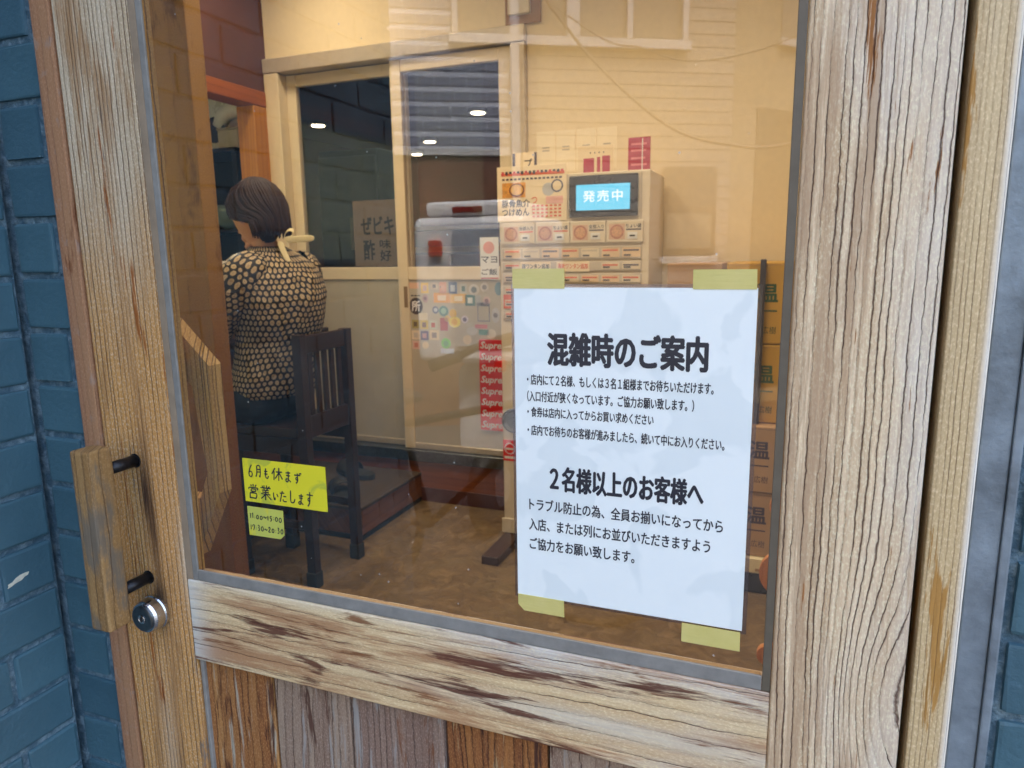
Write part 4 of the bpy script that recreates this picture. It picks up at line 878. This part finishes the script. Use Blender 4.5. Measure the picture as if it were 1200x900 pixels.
loft(bm, rings, 56, 50, 25, uvl, .018)
for s_ in (-1, 1):
    arm = [(-1.700, 1.54+s_*.100, 1.165, .062), (-1.708, 1.54+s_*.150, 1.150, .074), (-1.735, 1.54+s_*.185, 1.105, .076), (-1.775, 1.54+s_*.197, 1.04, .072), (-1.825, 1.54+s_*.195, .975, .069), (-1.868, 1.54+s_*.187, .925, .064), (-1.915, 1.54+s_*.175, .898, .058)]
    rr_ = []; A = interp(arm, 20)
    for i, a in enumerate(A):
        p0, p1 = Vector(A[max(i-1, 0)][:3]), Vector(A[min(i+1, 19)][:3]); d = (p1-p0).normalized()
        ex = Vector((0, 1, 0)).cross(d).normalized() if abs(d.y) < .95 else Vector((1, 0, 0)); ey = d.cross(ex).normalized(); rr_.append((a[:3], ex*a[3], ey*a[3]))
    loft(bm, rr_, 32, 21, 28, uvl, .04)
bl = finish(bm, 'blouse', blouse_mat(), wm, True)
so = bl.modifiers.new('thick', 'SOLIDIFY'); so.thickness = .003
# hair: bob, tied with a pale ribbon
def hair_mat():
    t = NT('dark_brown_hair'); co = t.coord(); sp = t.n('SeparateXYZ'); t.put(sp.inputs[0], co)
    ang = t.math('ARCTAN2', sp.outputs[1], sp.outputs[0]); n = t.noise(t.comb(t.math('MULTIPLY', sp.outputs[0], 260), t.math('MULTIPLY', sp.outputs[1], 260), t.math('MULTIPLY', sp.outputs[2], 9)), 1, 4, .6)
    base = t.mix(n, lin(26, 14, 11), lin(58, 34, 26)); t.bump(n, .003, 1); return t.fin(base, .5, 0, .25)
def at(x, y, z): return HC+HD@Vector((x, y, z))
bm = bmesh.new()
def capf(p):
    if p.z < .02 and p.x < .01: p.z = .02+(p.z-.02)*.05; 
    if p.z < 0: p.x = p.x*.86; p.y *= .84
    return HD@(p+Vector((.010, 0, .004)))
ell(bm, HC, .104, .083, .124, 40, 24, capf)
def strand(phi, sc, r, zend, flick):
    pts = []; rad = []; N_ = 11
    for k in range(N_+1):
        u = k/N_
        wrap = 1.95-1.0*max(0, min(1, (u-.25)/.45))**1.3
        a = phi*wrap*min(1, .35+u*2.2)
        if u < .45: th = u/.45*math.pi/2; z = .128*math.cos(th); q = math.sin(th)
        else: v = (u-.45)/.55; z = zend*v; q = 1-.16*v*v*(1 if abs(phi) < 1.1 else .4)
        x = .113*math.cos(a)*q*sc+.012; y = .090*math.sin(a)*q*sc
        if u > .85: x -= flick*(u-.85)/.15
        pts.append(at(x, y, z)); rad.append(r*(.55+.6*math.sin(min(1, u*1.15)*math.pi*.8)) if u < .93 else r*.35)
    b_tube(bm, pts, rad, 5)
for k in range(210):
    phi = -1.30+2.60*(k+random.random())/210
    strand(phi, random.uniform(.95, 1.035), random.uniform(.0042, .0062), -.118+random.uniform(-.014, .012)+.018*abs(phi), random.uniform(-.004, .012))
for k in range(36):      # fringe swept over the forehead
    s_ = -1 if k % 2 else 1; a0 = random.uniform(2.0, 2.9)*s_
    pts = [at(.02, 0, .127), at(.106*math.cos(a0)*.6, .085*math.sin(a0)*.6, .108), at(.108*math.cos(a0)*.95, .086*math.sin(a0)*.95, .066), at(.108*math.cos(a0*.93), .088*math.sin(a0*.93), .030+random.uniform(-.01, .01))]
    b_tube(bm, pts, [.003, .006, .006, .0012], 5)
hr = finish(bm, 'hair', hair_mat(), wm, True); hr.data['kind_note'] = 0; del hr.data['kind_note']
M_RIB = plain('pale_ribbon', lin(232, 218, 172), .6, 0, .06, 30)
def strip(name, pts, w, mat, parent, up=Vector((0, 0, 1))):
    bm = bmesh.new(); pts = [Vector(p) for p in pts]; A = [bm.verts.new(p+up*w/2) for p in pts]; C_ = [bm.verts.new(p-up*w/2) for p in pts]
    for i in range(len(pts)-1): bm.faces.new((A[i], A[i+1], C_[i+1], C_[i]))
    o = finish(bm, name, mat, parent, True); s_ = o.modifiers.new('thick', 'SOLIDIFY'); s_.thickness = .003; b_ = o.modifiers.new('sub', 'SUBSURF'); b_.levels = 1; b_.render_levels = 2; return o
kx = Vector((-1.632, 1.505, 1.262))
strip('ribbon_tail', [kx, kx+Vector((.03, .012, -.002)), kx+Vector((.07, .02, 0)), kx+Vector((.115, .025, .002))], .026, M_RIB, wm)
strip('ribbon_loop', [kx, kx+Vector((.006, .004, .028)), kx+Vector((.028, .012, .036)), kx+Vector((.036, .012, .018)), kx+Vector((.010, .004, .002))], .014, M_RIB, wm, Vector((0, .6, .8)))
strip('ribbon_band', [kx+Vector((-.012, -.01, -.005)), kx+Vector((-.004, -.012, -.030)), kx+Vector((.012, -.012, -.062)), kx+Vector((.022, -.012, -.080))], .024, M_RIB, wm, Vector((.8, .5, 0)))

for o_ in wm.children: o_.location.x -= .045; o_.location.y -= .01

# ------------------------------------------------------------------ ticket machine
tm = thing('ticket_machine', (-.78, 2.19, 0), 'cream meal ticket vending machine with small cyan screen and rows of picture buttons', 'ticket machine')
Y0 = 2.04
box('cabinet', -1.076, -.485, Y0, 2.345, .036, 1.492, M_CREAMM, tm, .006, 3)
box('door_edge', -.5175, -.5150, Y0-.003, Y0-.0002, .10, 1.486, M_GREYM, tm, 0)
box('kick_plate', -1.085, -.482, Y0-.006, Y0-.0003, .036, .10, M_CREAMM, tm, .002)
for x0 in (-1.073, -.560): box('foot', x0, x0+.072, 1.785, 2.34, .0, .0355, plain('dark_brown_foot', lin(58, 40, 34), .4), tm, .005, 2)
bz = box('screen_bezel', -.786, -.527, Y0-.018, Y0-.0003, 1.330, 1.480, M_BLK, tm, .005, 2)
sc = box('screen', -.757, -.555, Y0-.0195, Y0-.0183, 1.354, 1.446, M_SCREEN, bz, 0)
text('screen_lettering', '発売中', -.730, -.582, 1.384, 1.424, Y0-.0200, M_SCRTXT, bz, .012, spacing=1.25)
M_CREAMP2 = plain('poster_cream', lin(232, 214, 178), .5, 0, .04, 20)
po = box('poster', -1.079, -.797, Y0-.006, Y0-.0040, 1.322, 1.528, M_CREAMP2, tm, .0005)
yp = Y0-.0064
text('poster_lettering', '豚骨魚介', -1.060, -.945, 1.376, 1.405, yp, M_INK, po, .02); text('poster_lettering', 'つけめん', -1.060, -.948, 1.343, 1.371, yp, M_INK, po, .02)
s = sheet('poster_print', -1.062, -.806, 1.493, 1.504, yp+.0002, M_INKO, po, .0002)
for i in range(16): sheet('poster_print', -1.060+i*.016, -1.050+i*.016, 1.497+random.uniform(-.002, .006), 1.510, yp-.0001, M_INK if i % 3 else M_INKR, po, .0002)
for i in range(15): sheet('poster_print', -1.058+i*.0165, -1.047+i*.0165, 1.477, 1.484, yp, M_INKP, po, .0002)
sheet('poster_picture', -1.058, -.962, 1.412, 1.468, yp, plain('picture_orange', lin(214, 150, 60), .5, 0, .35, 60), po, .0002)
disc('poster_picture', -.998, 1.440, yp-.0003, .032, plain('bowl_rim', lin(110, 62, 40), .5), po, .0002, 20, .025); disc('poster_picture', -.998, 1.441, yp-.0006, .026, plain('noodles', lin(226, 178, 96), .5, 0, .2, 150), po, .0002, 20, .020)
disc('poster_picture', -.870, 1.438, yp, .024, plain('grey_bowl', lin(180, 182, 184), .5), po, .0002, 18); disc('poster_picture', -.835, 1.450, yp-.0003, .024, plain('dark_rim', lin(90, 92, 110), .5), po, .0002, 18); disc('poster_picture', -.835, 1.450, yp-.0006, .018, M_CREAMP2, po, .0002, 18)
sheet('poster_print', -.880, -.812, 1.385, 1.412, yp, plain('pink_print', lin(222, 170, 158), .5), po, .0002)
text('poster_lettering', 'つ', -.938, -.915, 1.388, 1.412, yp, M_INKO, po, .01)
for r in range(4):
    for i in range(7): sheet('poster_print', -.935+i*.0175, -.924+i*.0175, 1.336+r*.013, 1.343+r*.013, yp-.0003, plain('pale_red_print', lin(206, 130, 110), .5) if (r == 0 and i == 0) else M_INKO, po, .0002)
bw = plain('bowl_print', lin(170, 110, 84), .5, 0, .3, 120); bw2 = plain('soup_print', lin(198, 150, 110), .5, 0, .3, 150)
for k in range(4):
    x0 = -1.062+k*.1395
    p = box('menu_panel', x0, x0+.1365, Y0-.010, Y0-.0003, 1.236, 1.316, M_CREAMM, tm, .003, 2)
    y = Y0-.0103
    sheet('menu_picture', x0+.010, x0+.070, 1.246, 1.302, y, plain('menu_backing', lin(206, 170, 140), .5), p, .0002)
    disc('menu_picture', x0+.040, 1.274, y-.0003, .026, bw, p, .0002, 20); disc('menu_picture', x0+.040, 1.274, y-.0006, .020, bw2, p, .0002, 18)
    text('menu_lettering', '全部入り' if k in (0, 2) else 'ちょい盛', x0+.073, x0+.130, 1.288, 1.302, y, M_INK, p, .02)
    sheet('menu_print', x0+.074, x0+.130, 1.279, 1.284, y, M_INKO if k < 2 else M_INKP, p, .0002)
    sheet('menu_button', x0+.080, x0+.116, 1.248, 1.272, y-.0002, M_WHT, p, .002); sheet('button_slot', x0+.088, x0+.108, 1.256, 1.262, y-.0024, M_BLK, p, .0004)
rows = [(1.222, 1.176), (1.168, 1.132), (1.122, 1.084), (1.074, 1.036), (1.026, .988), (.978, .940)]
for r, (zt, zb) in enumerate(rows):
    pr = box('button_row', -1.062, -.512, Y0-.006, Y0-.0003, zb, zt, M_GREYM, tm, .002)
    for k in range(7):
        if r == 1 and k in (1, 2, 3, 4): continue
        x0 = -1.058+k*.0785
        b = sheet('button_card', x0+.004, x0+.072, zb+.006, zt-.006, Y0-.0062, plain('card_tone', lin(*random.choice([(214, 200, 172), (208, 186, 160), (218, 190, 150)])), .45), pr, .0012)
        sheet('button_print', x0+.008, x0+.066, zt-.018, zt-.012, Y0-.0076, random.choice([M_INKO, M_INKP, M_INKO, M_GREYM]), b, .0002)
        sheet('button_slot', x0+.010, x0+.036, zb+.010, zb+.016, Y0-.0076, M_BLK, b, .0006)
    if r == 1:
        for x0, x1, s_, mt in ((-.985, -.862, '豚ワンタン追加', M_INK), (-.838, -.708, '海老ワンタン追加', M_INKO)):
            b = sheet('button_card', x0, x1, zb-.002, zt, Y0-.0075, M_CREAMP2, pr, .0012); text('button_lettering', s_, x0+.006, x1-.006, zb+.008, zt-.008, Y0-.0090, mt, b, .025)
        for k in (4,): pass
s = sheet('side_sticker', -1.155, -1.075, 1.100, 1.265, Y0-.012, M_WHT, tm, .001); tag(s, 'small white sign hung at the left edge of the machine')
text('sign_lettering', 'マヨ', -1.150, -1.082, 1.165, 1.190, Y0-.0132, M_INK, s, .02); text('sign_lettering', 'ご飯', -1.150, -1.082, 1.118, 1.142, Y0-.0132, M_INK, s, .02)
disc('sign_picture', -1.117, 1.225, Y0-.0132, .024, plain('pink_picture', lin(214, 150, 138), .5), s, .0003, 20); sheet('sign_print', -1.153, -1.077, 1.103, 1.107, Y0-.0132, M_INKR, s, .0003)
ob_ = sheet('orange_sticker', -1.060, -1.025, .985, 1.040, Y0-.0064, M_INKO, tm, .0008)
bm = bmesh.new(); b_lathe(bm, [(.050, 0), (.050, .012), (.042, .016), (.034, .006)], (-1.025, Y0-.0004, .526), 'Y', 28); finish(bm, 'coin_return_cup', M_BLK, tm)
s = sheet('red_sticker', -1.075, -1.015, .352, .442, Y0-.0003, M_RED, tm, .0008)
bm = bmesh.new(); b_lathe(bm, [(.024, 0), (.024, .0004)], (-1.045, Y0-.0012, .405), 'Y', 24); finish(bm, 'sticker_ring', M_INKW, s); bm = bmesh.new(); b_lathe(bm, [(.020, 0), (.020, .0004)], (-1.045, Y0-.0017, .405), 'Y', 24); finish(bm, 'sticker_ring', M_RED, s)
sheet('sticker_print', -1.062, -1.028, .400, .408, Y0-.0022, M_INKW, s, .0003); sheet('sticker_print', -1.070, -1.022, .362, .372, Y0-.0012, M_INKW, s, .0003)
box('tray', -.95, -.60, Y0-.03, Y0-.0004, .40, .52, M_GREYM, tm, .006, 2); box('bill_slot', -.72, -.58, Y0-.01, Y0-.0004, .78, .86, M_BLK, tm, .003)
# things on top of the machine / on the wall
cd = thing('card_stand', (-1.0, 2.12, 1.492), 'small card stand on the left of the ticket machine top', 'card stand')
box('card', -1.050, -.945, 2.120, 2.124, 1.4925, 1.590, M_CREAMP2, cd, .0004); text('lettering', 'プ', -.995, -.965, 1.530, 1.565, 2.1195, M_INK, cd, .02)
for x in (-1.046, -.955): box('card_edge', x, x+.010, 2.118, 2.1198, 1.54, 1.588, M_INKP, cd, 0)
box('card_base', -1.045, -.950, 2.1245, 2.16, 1.4925, 1.4975, M_WHT, cd, .001)
a4 = thing('framed_card', (-.78, B, 1.5), 'cream card with crimson print pinned above the ticket machine', 'notice')
sheet('card', -.852, -.700, 1.470, 1.632, B-.0002, M_CREAMP2, a4, .003); sheet('crimson_block', -.828, -.782, 1.48, 1.585, B-.0034, M_CRIM, a4, .0005); sheet('crimson_block', -.770, -.756, 1.48, 1.588, B-.0034, M_CRIM, a4, .0005); sheet('crimson_block', -.748, -.715, 1.50, 1.592, B-.0034, M_CRIM, a4, .0005)
text('lettering', '・・・・', -.80, -.74, 1.603, 1.609, B-.0034, M_INK, a4, .02)
fs = thing('wall_notices', (-.87, B, 1.53), 'row of four faint cream papers with tiny print behind the ticket machine', 'notices')
M_FAINT = plain('faint_paper', lin(240, 226, 194), .6, 0, .03, 20)
for k in range(4):
    x0 = -1.035+k*.088; p = sheet('paper', x0, x0+.082, 1.540, 1.705, B-.0002, M_FAINT, fs, .0008)
    for q in range(2): sheet('tiny_print', x0+.026, x0+.058, 1.624+q*.012, 1.630+q*.012, B-.0011, M_GREYM, p, .0002)
rp = thing('crimson_poster', (-.594, B, 1.5), 'crimson poster on the cream wall above the ticket machine right corner', 'poster')
sheet('poster_sheet', -.640, -.550, 1.470, 1.655, B-.0002, M_CRIM, rp, .002)
for z in (1.625, 1.60, 1.57, 1.545): sheet('pale_print', -.628, -.562+random.uniform(-.01, 0), z, z+.008, B-.0023, plain('pale_pink_print', lin(222, 130, 140), .5), rp, .0003)
sheet('white_line', -.584, -.580, 1.478, 1.650, B-.0026, M_INKW, rp, .0003)
rc = thing('wall_remote', (-1.09, B, 2.16), 'cream wall controller with dark blue display mounted above the sliding door corner', 'controller')
box('backing_board', -1.165, -1.010, B-.014, B-.0003, 2.137, 2.42, plain('tan_board', lin(150, 108, 70), .6), rc, .002); box('controller_body', -1.145, -1.050, B-.040, B-.0143, 2.170, 2.38, M_CREAMM, rc, .006, 2)
box('display', -1.138, -1.058, B-.0425, B-.0403, 2.235, 2.36, plain('dark_blue_display', lin(40, 62, 78), .3), rc, .001)
bm = bmesh.new(); b_tube(bm, [(-1.13, B-.044, 2.262), (-1.11, B-.044, 2.255), (-1.085, B-.044, 2.262), (-1.068, B-.044, 2.285)], .0018, 6); finish(bm, 'display_swoosh', M_INKW, rc)

# ------------------------------------------------------------------ cardboard boxes
def carton(x0, x1, y0, y1, z0, z1, mat, label, ink, txt=True, lo=False):
    c = thing('cardboard_box', ((x0+x1)/2, (y0+y1)/2, z0), label, 'box', 'stacked cardboard boxes')
    bm = bmesh.new(); b_box(bm, x0, x1, y0, y1, z0+.0012, z1-.0012, .004, 2); finish(bm, 'carton', mat, c)
    sheet('flap_seam', x0+.004, x1-.004, z1-.010, z1-.009, y0-.0001, M_INKP if lo else M_CARD, c, .0004)
    if txt:
        xr = -.034; h_ = .060
        text('lettering', '温', xr-.066, xr, z0+(z1-z0)*.52, z0+(z1-z0)*.52+h_, y0-.0003, ink, c, .03)
        text('lettering', '中', xr-.135, xr-.080, z0+(z1-z0)*.52, z0+(z1-z0)*.52+h_, y0-.0003, ink, c, .03)
        sheet('small_print', xr-.060, xr, z0+(z1-z0)*.40, z0+(z1-z0)*.42, y0-.0001, ink, c, .0003)
        text('lettering', '広樹', xr-.045, xr, z0+.035, z0+.060, y0-.0003, ink, c, .0)
    return c
carton(-.200, .20, 1.93, 2.30, .886, 1.160, M_CARDY, 'yellow cardboard box with green print, topmost in the right stack', M_INKG)
carton(-.200, .20, 1.93, 2.30, .612, .884, M_CARDY, 'yellow cardboard box with green print, second from the top in the right stack', M_INKG)
carton(-.212, .19, 1.88, 2.30, .376, .611, M_CARD, 'pinkish brown cardboard box with dark print below the yellow ones', M_INKP, lo=True)
carton(-.206, .19, 1.885, 2.30, .140, .375, M_CARD, 'pinkish brown cardboard box with dark print, lowest of the stack', M_INKP, lo=True)
for k in range(4): carton(-.400, -.216, 1.93, 2.30, .140+k*.255, .140+(k+1)*.255-.001, M_CARD, ('brown box at the bottom of the left stack, behind the notice', 'second brown box of the left stack, behind the notice', 'third brown box of the left stack, behind the notice', 'brown box topmost in the left stack beside the ticket machine')[k], M_INKP, False)
cr = thing('white_crate', (-.1, 2.1, 0), 'shallow white crate on a black base under the cardboard stack', 'crate')
box('crate_body', -.410, .2, 1.87, 2.31, .082, .139, plain('foam_white', lin(226, 214, 178), .6), cr, .004); box('crate_base', -.40, .19, 1.89, 2.30, .0, .0815, M_BLK, cr, .003)
for k in range(6): box('crate_slot', -.36+k*.06, -.335+k*.06, 1.8675, 1.8698, .092, .102, M_CARD, cr, 0)
tag(box('rack_upright', -.092, -.0735, 1.905, 1.925, .6125, 1.170, plain('dark_grey_metal', lin(58, 52, 66), .4, .3), None, .002), 'thin dark metal strip standing in front of the yellow boxes', 'metal strip')
rk = thing('paddle_rack', (.06, 1.22, 0), 'rack of rounded tan plywood pieces at the right edge of the glass', 'rack')
for z, xx, rx_, rz_ in ((.570, .032, .050, .035), (.392, .030, .064, .062), (.165, .010, .040, .030)):
    bm = bmesh.new(); n = 28; b_prism(bm, [(xx+rx_*math.cos(2*math.pi*k/n), z+rz_*math.sin(2*math.pi*k/n)) for k in range(n)], 1.195, 1.215); finish(bm, 'plywood_paddle', M_PLY, rk)
box('rack_post', .045, .075, 1.2155, 1.245, 0, 1.0, M_DKWOOD, rk, .003); box('rack_base', -.02, .16, 1.16, 1.30, .0, .02, M_DKWOOD, rk, .003)

# ------------------------------------------------------------------ across the street (seen reflected in the glass)
S0 = Vector((-1.441, -5.0, 0)); SDIR = Vector((.86, -.51, 0)).normalized(); SN = Vector((-SDIR.y, SDIR.x, 0))
if SN.y < 0: SN = -SN
ROT = math.atan2(SDIR.y, SDIR.x)
def local_to_world(ob): ob.matrix_world = Matrix.Translation(S0) @ Matrix.Rotation(ROT, 4, 'Z')
M_SIDING = plain('pale_grey_siding', lin(134, 128, 118), .6, 0, .05, 4); M_WFR = plain('white_window_frame', (.42, .42, .42, 1), .4)
M_DKGL = plain('dark_window_glass', (.03, .035, .04, 1), .08, 0, .1, 3); M_CURT = plain('curtained_glass', lin(112, 108, 96), .2, 0, .08, 3); M_SHOPB = plain('brown_shopfront', lin(96, 62, 44), .6, 0, .15, 5)
bd = bpy.data.objects.new('opposite_building', None); col.objects.link(bd); bd.location = S0; bd.rotation_euler = (0, 0, ROT); bd['_o'] = (0, 0, 0)
tag(bd, 'pale grey horizontally sided building across the street with white framed windows', 'building')
# in building space: x along the facade, front at y=0 facing +y, z up
box('wall_core', -6.0, 1.1, -5, -.02, -.3, 6.0, M_SIDING, bd, 0)
bm = bmesh.new(); b_box(bm, -.60, 1.1, -.016, .004, 0, .0935, .002, 1)
for v in bm.verts:
    if v.co.y > 0: v.co.y += .005*(1-v.co.z/.091)
me_ = bpy.data.meshes.new('siding_board'); bmesh.ops.recalc_face_normals(bm, faces=bm.faces); bm.to_mesh(me_); bm.free(); me_.materials.append(M_SIDING)
for k in range(62): instance(me_, 'siding_board', Matrix.Translation((0, 0, k*.095)), bd)
box('tiled_wall', -3.2, -.62, -.0195, .01, 1.98, 3.6, plain('grey_tile_joint', lin(170, 176, 188), .6), bd, 0)
bm = bmesh.new(); b_box(bm, -.055, .055, 0, .008, -.033, .033, .003, 1); me_ = bpy.data.meshes.new('wall_tile'); bmesh.ops.recalc_face_normals(bm, faces=bm.faces); bm.to_mesh(me_); bm.free(); me_.materials.append(plain('grey_wall_tile', lin(112, 120, 136), .5))
for r in range(14):
    for k in range(21): instance(me_, 'wall_tile', Matrix.Translation((-3.12+k*.12+(.03 if r % 2 else 0), .0102, 2.04+r*.105)), bd)
box('ledge', -3.3, -.62, .0105, .05, 1.93, 1.975, M_WFR, bd, 0); box('shopfront', -3.3, -.62, -.0195, .02, -.3, 1.925, M_SHOPB, bd, 0)
box('downpipe', -.70, -.63, .03, .09, -.2, 5, M_WFR, bd, .01)
for x0, x1, z0, z1, nn in ((-1.10, .66, 2.78, 4.1, 4),):
    f = box('window', x0, x1, .024, .03, z0, z1, M_CURT, bd, 0)
    box('window_frame', x0-.05, x1+.05, .0305, .085, z0-.07, z0-.001, M_WFR, f, .005); box('window_frame', x0-.05, x1+.05, .0305, .085, z1+.001, z1+.06, M_WFR, f, .005)
    for k in range(nn+1):
        x = x0+(x1-x0)*k/nn; box('window_bar', x-(.05 if k == 2 else .022), x+(.05 if k == 2 else .022), .0305, .08, z0, z1, M_WFR, f, .003)
f = box('window', .52, .98, .024, .03, 1.16, 1.86, M_DKGL, bd, 0); box('window_frame', .50, 1.0, .0305, .05, 1.10, 1.158, M_WFR, f, .004); box('window_blind', .56, .94, .0305, .034, 1.22, 1.5, M_CURT, f, .004)
bd2 = bpy.data.objects.new('neighbour_building', None); col.objects.link(bd2); bd2.location = Vector((S0.x, S0.y, 0))+SDIR*1.1; bd2.rotation_euler = (0, 0, math.atan2(-.80, .60)); bd2['_o'] = (0, 0, 0)
tag(bd2, 'cream neighbouring building across the street, turned away beside the pale grey one', 'building')
M_CRB = plain('cream_render', lin(136, 126, 104), .7, 0, .06, 3)
box('wall', .0, 6, -4, -.01, -.3, 7, M_CRB, bd2, 0)
for x0, z0, w_, h_ in ((.55, 2.9, 1.0, 1.2), (2.2, 2.9, 1.0, 1.2)):
    f = box('window', x0, x0+w_, -.0098, .0, z0, z0+h_, M_CURT, bd2, 0); box('window_frame', x0-.04, x0+w_+.04, .0005, .05, z0-.06, z0-.001, M_WFR, f, .004); box('window_bar', x0+w_/2-.025, x0+w_/2+.025, .0005, .04, z0, z0+h_, M_WFR, f, .003)
box('shop_opening', .30, 3.4, -.0098, .0, .0, 2.35, plain('dark_opening', lin(70, 66, 50), .5), bd2, 0)
# overhead cables
M_CABLE = plain('weathered_grey_cable', lin(96, 92, 84), .6)
def cable(pts, r, label):
    P = [Vector(p) for p in pts]; out = []
    for i in range(len(P)-1):
        p0, p1, p2, p3 = P[max(i-1, 0)], P[i], P[i+1], P[min(i+2, len(P)-1)]
        for k in range(8):
            t_ = k/8; out.append(.5*((2*p1)+(-p0+p2)*t_+(2*p0-5*p1+4*p2-p3)*t_*t_+(-p0+3*p1-3*p2+p3)*t_**3))
    out.append(P[-1]); bm = bmesh.new(); b_tube(bm, out, r, 6); tag(finish(bm, 'overhead_cable', M_CABLE, None, True), label, 'cable', 'cables over the street')
cable([(-1.75, -3, 3.2), (-1.195, -3, 2.432), (-.933, -3, 2.107), (-.595, -3, 1.803), (-.315, -3, 1.694), (.02, -3, 1.683), (.9, -3, 1.9), (3, -3, 3)], .0085, 'thick cable sagging low across the street, reflected in the glass')
cable([(-1.6, -3, 2.75), (-.95, -3, 2.25), (-.725, -3, 2.163), (-.522, -3, 2.084), (-.292, -3, 2.078), (-.005, -3, 2.143), (.6, -3, 2.4), (3, -3, 3.4)], .0045, 'thin cable above the thick one, reflected in the glass')
# delivery scooter with a white box, its rear towards the shop
ds = thing('delivery_scooter', (-1.3, -2.5, -.15), 'white delivery scooter with large rear box parked across the lane', 'scooter')
M_WSC = plain('white_scooter_paint', (.78, .80, .82, 1), .25, 0, .03, 6)
bx = box('delivery_box', -1.56, -1.03, -2.75, -2.20, .72, 1.36, M_WSC, ds, .045, 4); box('box_lid', -1.50, -1.10, -2.72, -2.215, 1.3605, 1.425, M_WSC, ds, .025, 3)
box('rear_panel', -1.36, -1.08, -2.1995, -2.188, .80, 1.31, plain('grey_white_panel', lin(176, 184, 194), .35), bx, .006, 2); box('reflector', -1.365, -1.225, -2.2145, -2.205, 1.375, 1.400, plain('red_reflector', lin(120, 16, 20), .2), bx, .003)
box('tail_lamp', -1.47, -1.41, -2.1995, -2.17, 1.19, 1.262, plain('red_lens', lin(190, 36, 24), .15), bx, .012, 3); box('tail_lamp', -1.17, -1.12, -2.1995, -2.17, .70, .75, plain('red_lens_low', lin(190, 36, 24), .15), bx, .01, 3)
box('scooter_body', -1.45, -1.15, -3.2, -2.35, .25, .70, M_WSC, ds, .08, 4); box('saddle', -1.43, -1.17, -3.3, -2.78, .702, .80, M_RUBBER, ds, .03, 3)
box('foot_board', -1.45, -1.15, -3.55, -3.18, .10, .16, M_RUBBER, ds, .02, 2); box('front_shield', -1.48, -1.12, -3.66, -3.56, .12, .95, M_WSC, ds, .04, 3)
for y in (-2.45, -3.78):
    bm = bmesh.new(); b_lathe(bm, [(.10, -.045), (.20, -.05), (.235, -.03), (.235, .03), (.20, .05), (.10, .045)], (-1.30, y, .085), 'X', 32); wh = finish(bm, 'tyre', M_RUBBER, ds, True)
    bm = bmesh.new(); b_lathe(bm, [(.10, -.052), (.10, .052)], (-1.30, y, .085), 'X', 24); finish(bm, 'rim', M_STEEL, wh)
bm = bmesh.new(); b_tube(bm, [(-1.62, -3.5, 1.0), (-1.45, -3.6, 1.02), (-1.15, -3.6, 1.02), (-.98, -3.5, 1.0)], .018, 10); finish(bm, 'handlebar', M_BLACKM, ds, True)
# bicycle between scooter and door
bc = thing('bicycle', (-1.1, -1.75, -.15), 'dark city bicycle with front basket parked in front of the scooter', 'bicycle')
M_BIKE = plain('dark_bike_paint', lin(42, 38, 36), .35, .3)
def wheel(cx, cy):
    bm = bmesh.new(); n = 40; r = .30; z = .155
    b_tube(bm, [(cx+math.cos(2*math.pi*k/n)*r, cy, z+math.sin(2*math.pi*k/n)*r) for k in range(n+1)], .019, 8, False); t_ = finish(bm, 'tyre', M_RUBBER, bc, True)
    bm = bmesh.new()
    for k in range(18): b_cyl(bm, (cx, cy+(.02 if k % 2 else -.02), z), (cx+math.cos(2*math.pi*k/18)*.285, cy, z+math.sin(2*math.pi*k/18)*.285), .0014, n=4)
    b_cyl(bm, (cx, cy-.04, z), (cx, cy+.04, z), .02, n=12); finish(bm, 'spokes', M_STEEL, t_)
BY = -1.75; wheel(-1.62, BY); wheel(-.62, BY)
bm = bmesh.new()
for a, b in (((-1.62, .155), (-1.28, .15)), ((-1.28, .15), (-1.40, .62)), ((-1.28, .15), (-.82, .60)), ((-1.38, .55), (-.84, .68)), ((-1.62, .155), (-1.385, .55)), ((-.62, .155), (-.80, .52)), ((-.80, .52), (-.87, .86))): b_cyl(bm, (a[0], BY, a[1]), (b[0], BY, b[1]), .016, n=10)
finish(bm, 'frame', M_BIKE, bc, True)
bm = bmesh.new(); b_tube(bm, [(-1.02, BY+.27, .86), (-.95, BY+.24, .90), (-.87, BY+.06, .93), (-.87, BY-.06, .93), (-.95, BY-.24, .90), (-1.02, BY-.27, .86)], .012, 10); hb = finish(bm, 'handlebar', M_BIKE, bc, True)
for s_ in (-1, 1):
    bm = bmesh.new(); b_cyl(bm, (-1.00, BY+s_*.262, .871), (-1.10, BY+s_*.285, .835), .019, .021, 14); finish(bm, 'grip', M_RUBBER, hb, True)
bm = bmesh.new(); ell(bm, Vector((-1.42, BY, .66)), .13, .075, .035, 20, 12, lambda p: Vector((p.x, p.y*(1-.5*max(0, p.x/.13)), p.z))); finish(bm, 'saddle', M_RUBBER, bc, True)
bk = bmesh.new()
for k in range(9):
    x = -.78+k*.04
    for s_ in (-1, 1): b_cyl(bk, (x, BY+s_*.15, .58), (x, BY+s_*.17, .82), .003, n=5)
for z in (.58, .66, .74, .82):
    b_tube(bk, [(-.79, BY-.16, z), (-.45, BY-.16, z), (-.45, BY+.16, z), (-.79, BY+.16, z), (-.79, BY-.16, z)], .004, 5, False)
for k in range(7): b_cyl(bk, (-.45, BY-.15+k*.05, .58), (-.45, BY-.15+k*.05, .82), .003, n=5)
finish(bk, 'basket', M_BLACKM, bc)
# unseen eave above the shop front, sized for the zenith light on the door
tag(box('shading_eave', -2.5, 3.5, -.35, .2, 2.62, 2.74, plain('unseen_pale_soffit', lin(170, 172, 172), .7), None, .01), 'unseen pale soffit shading the shop entrance from above', 'eave')

for o in scene.objects:
    if '_o' in o: del o['_o']
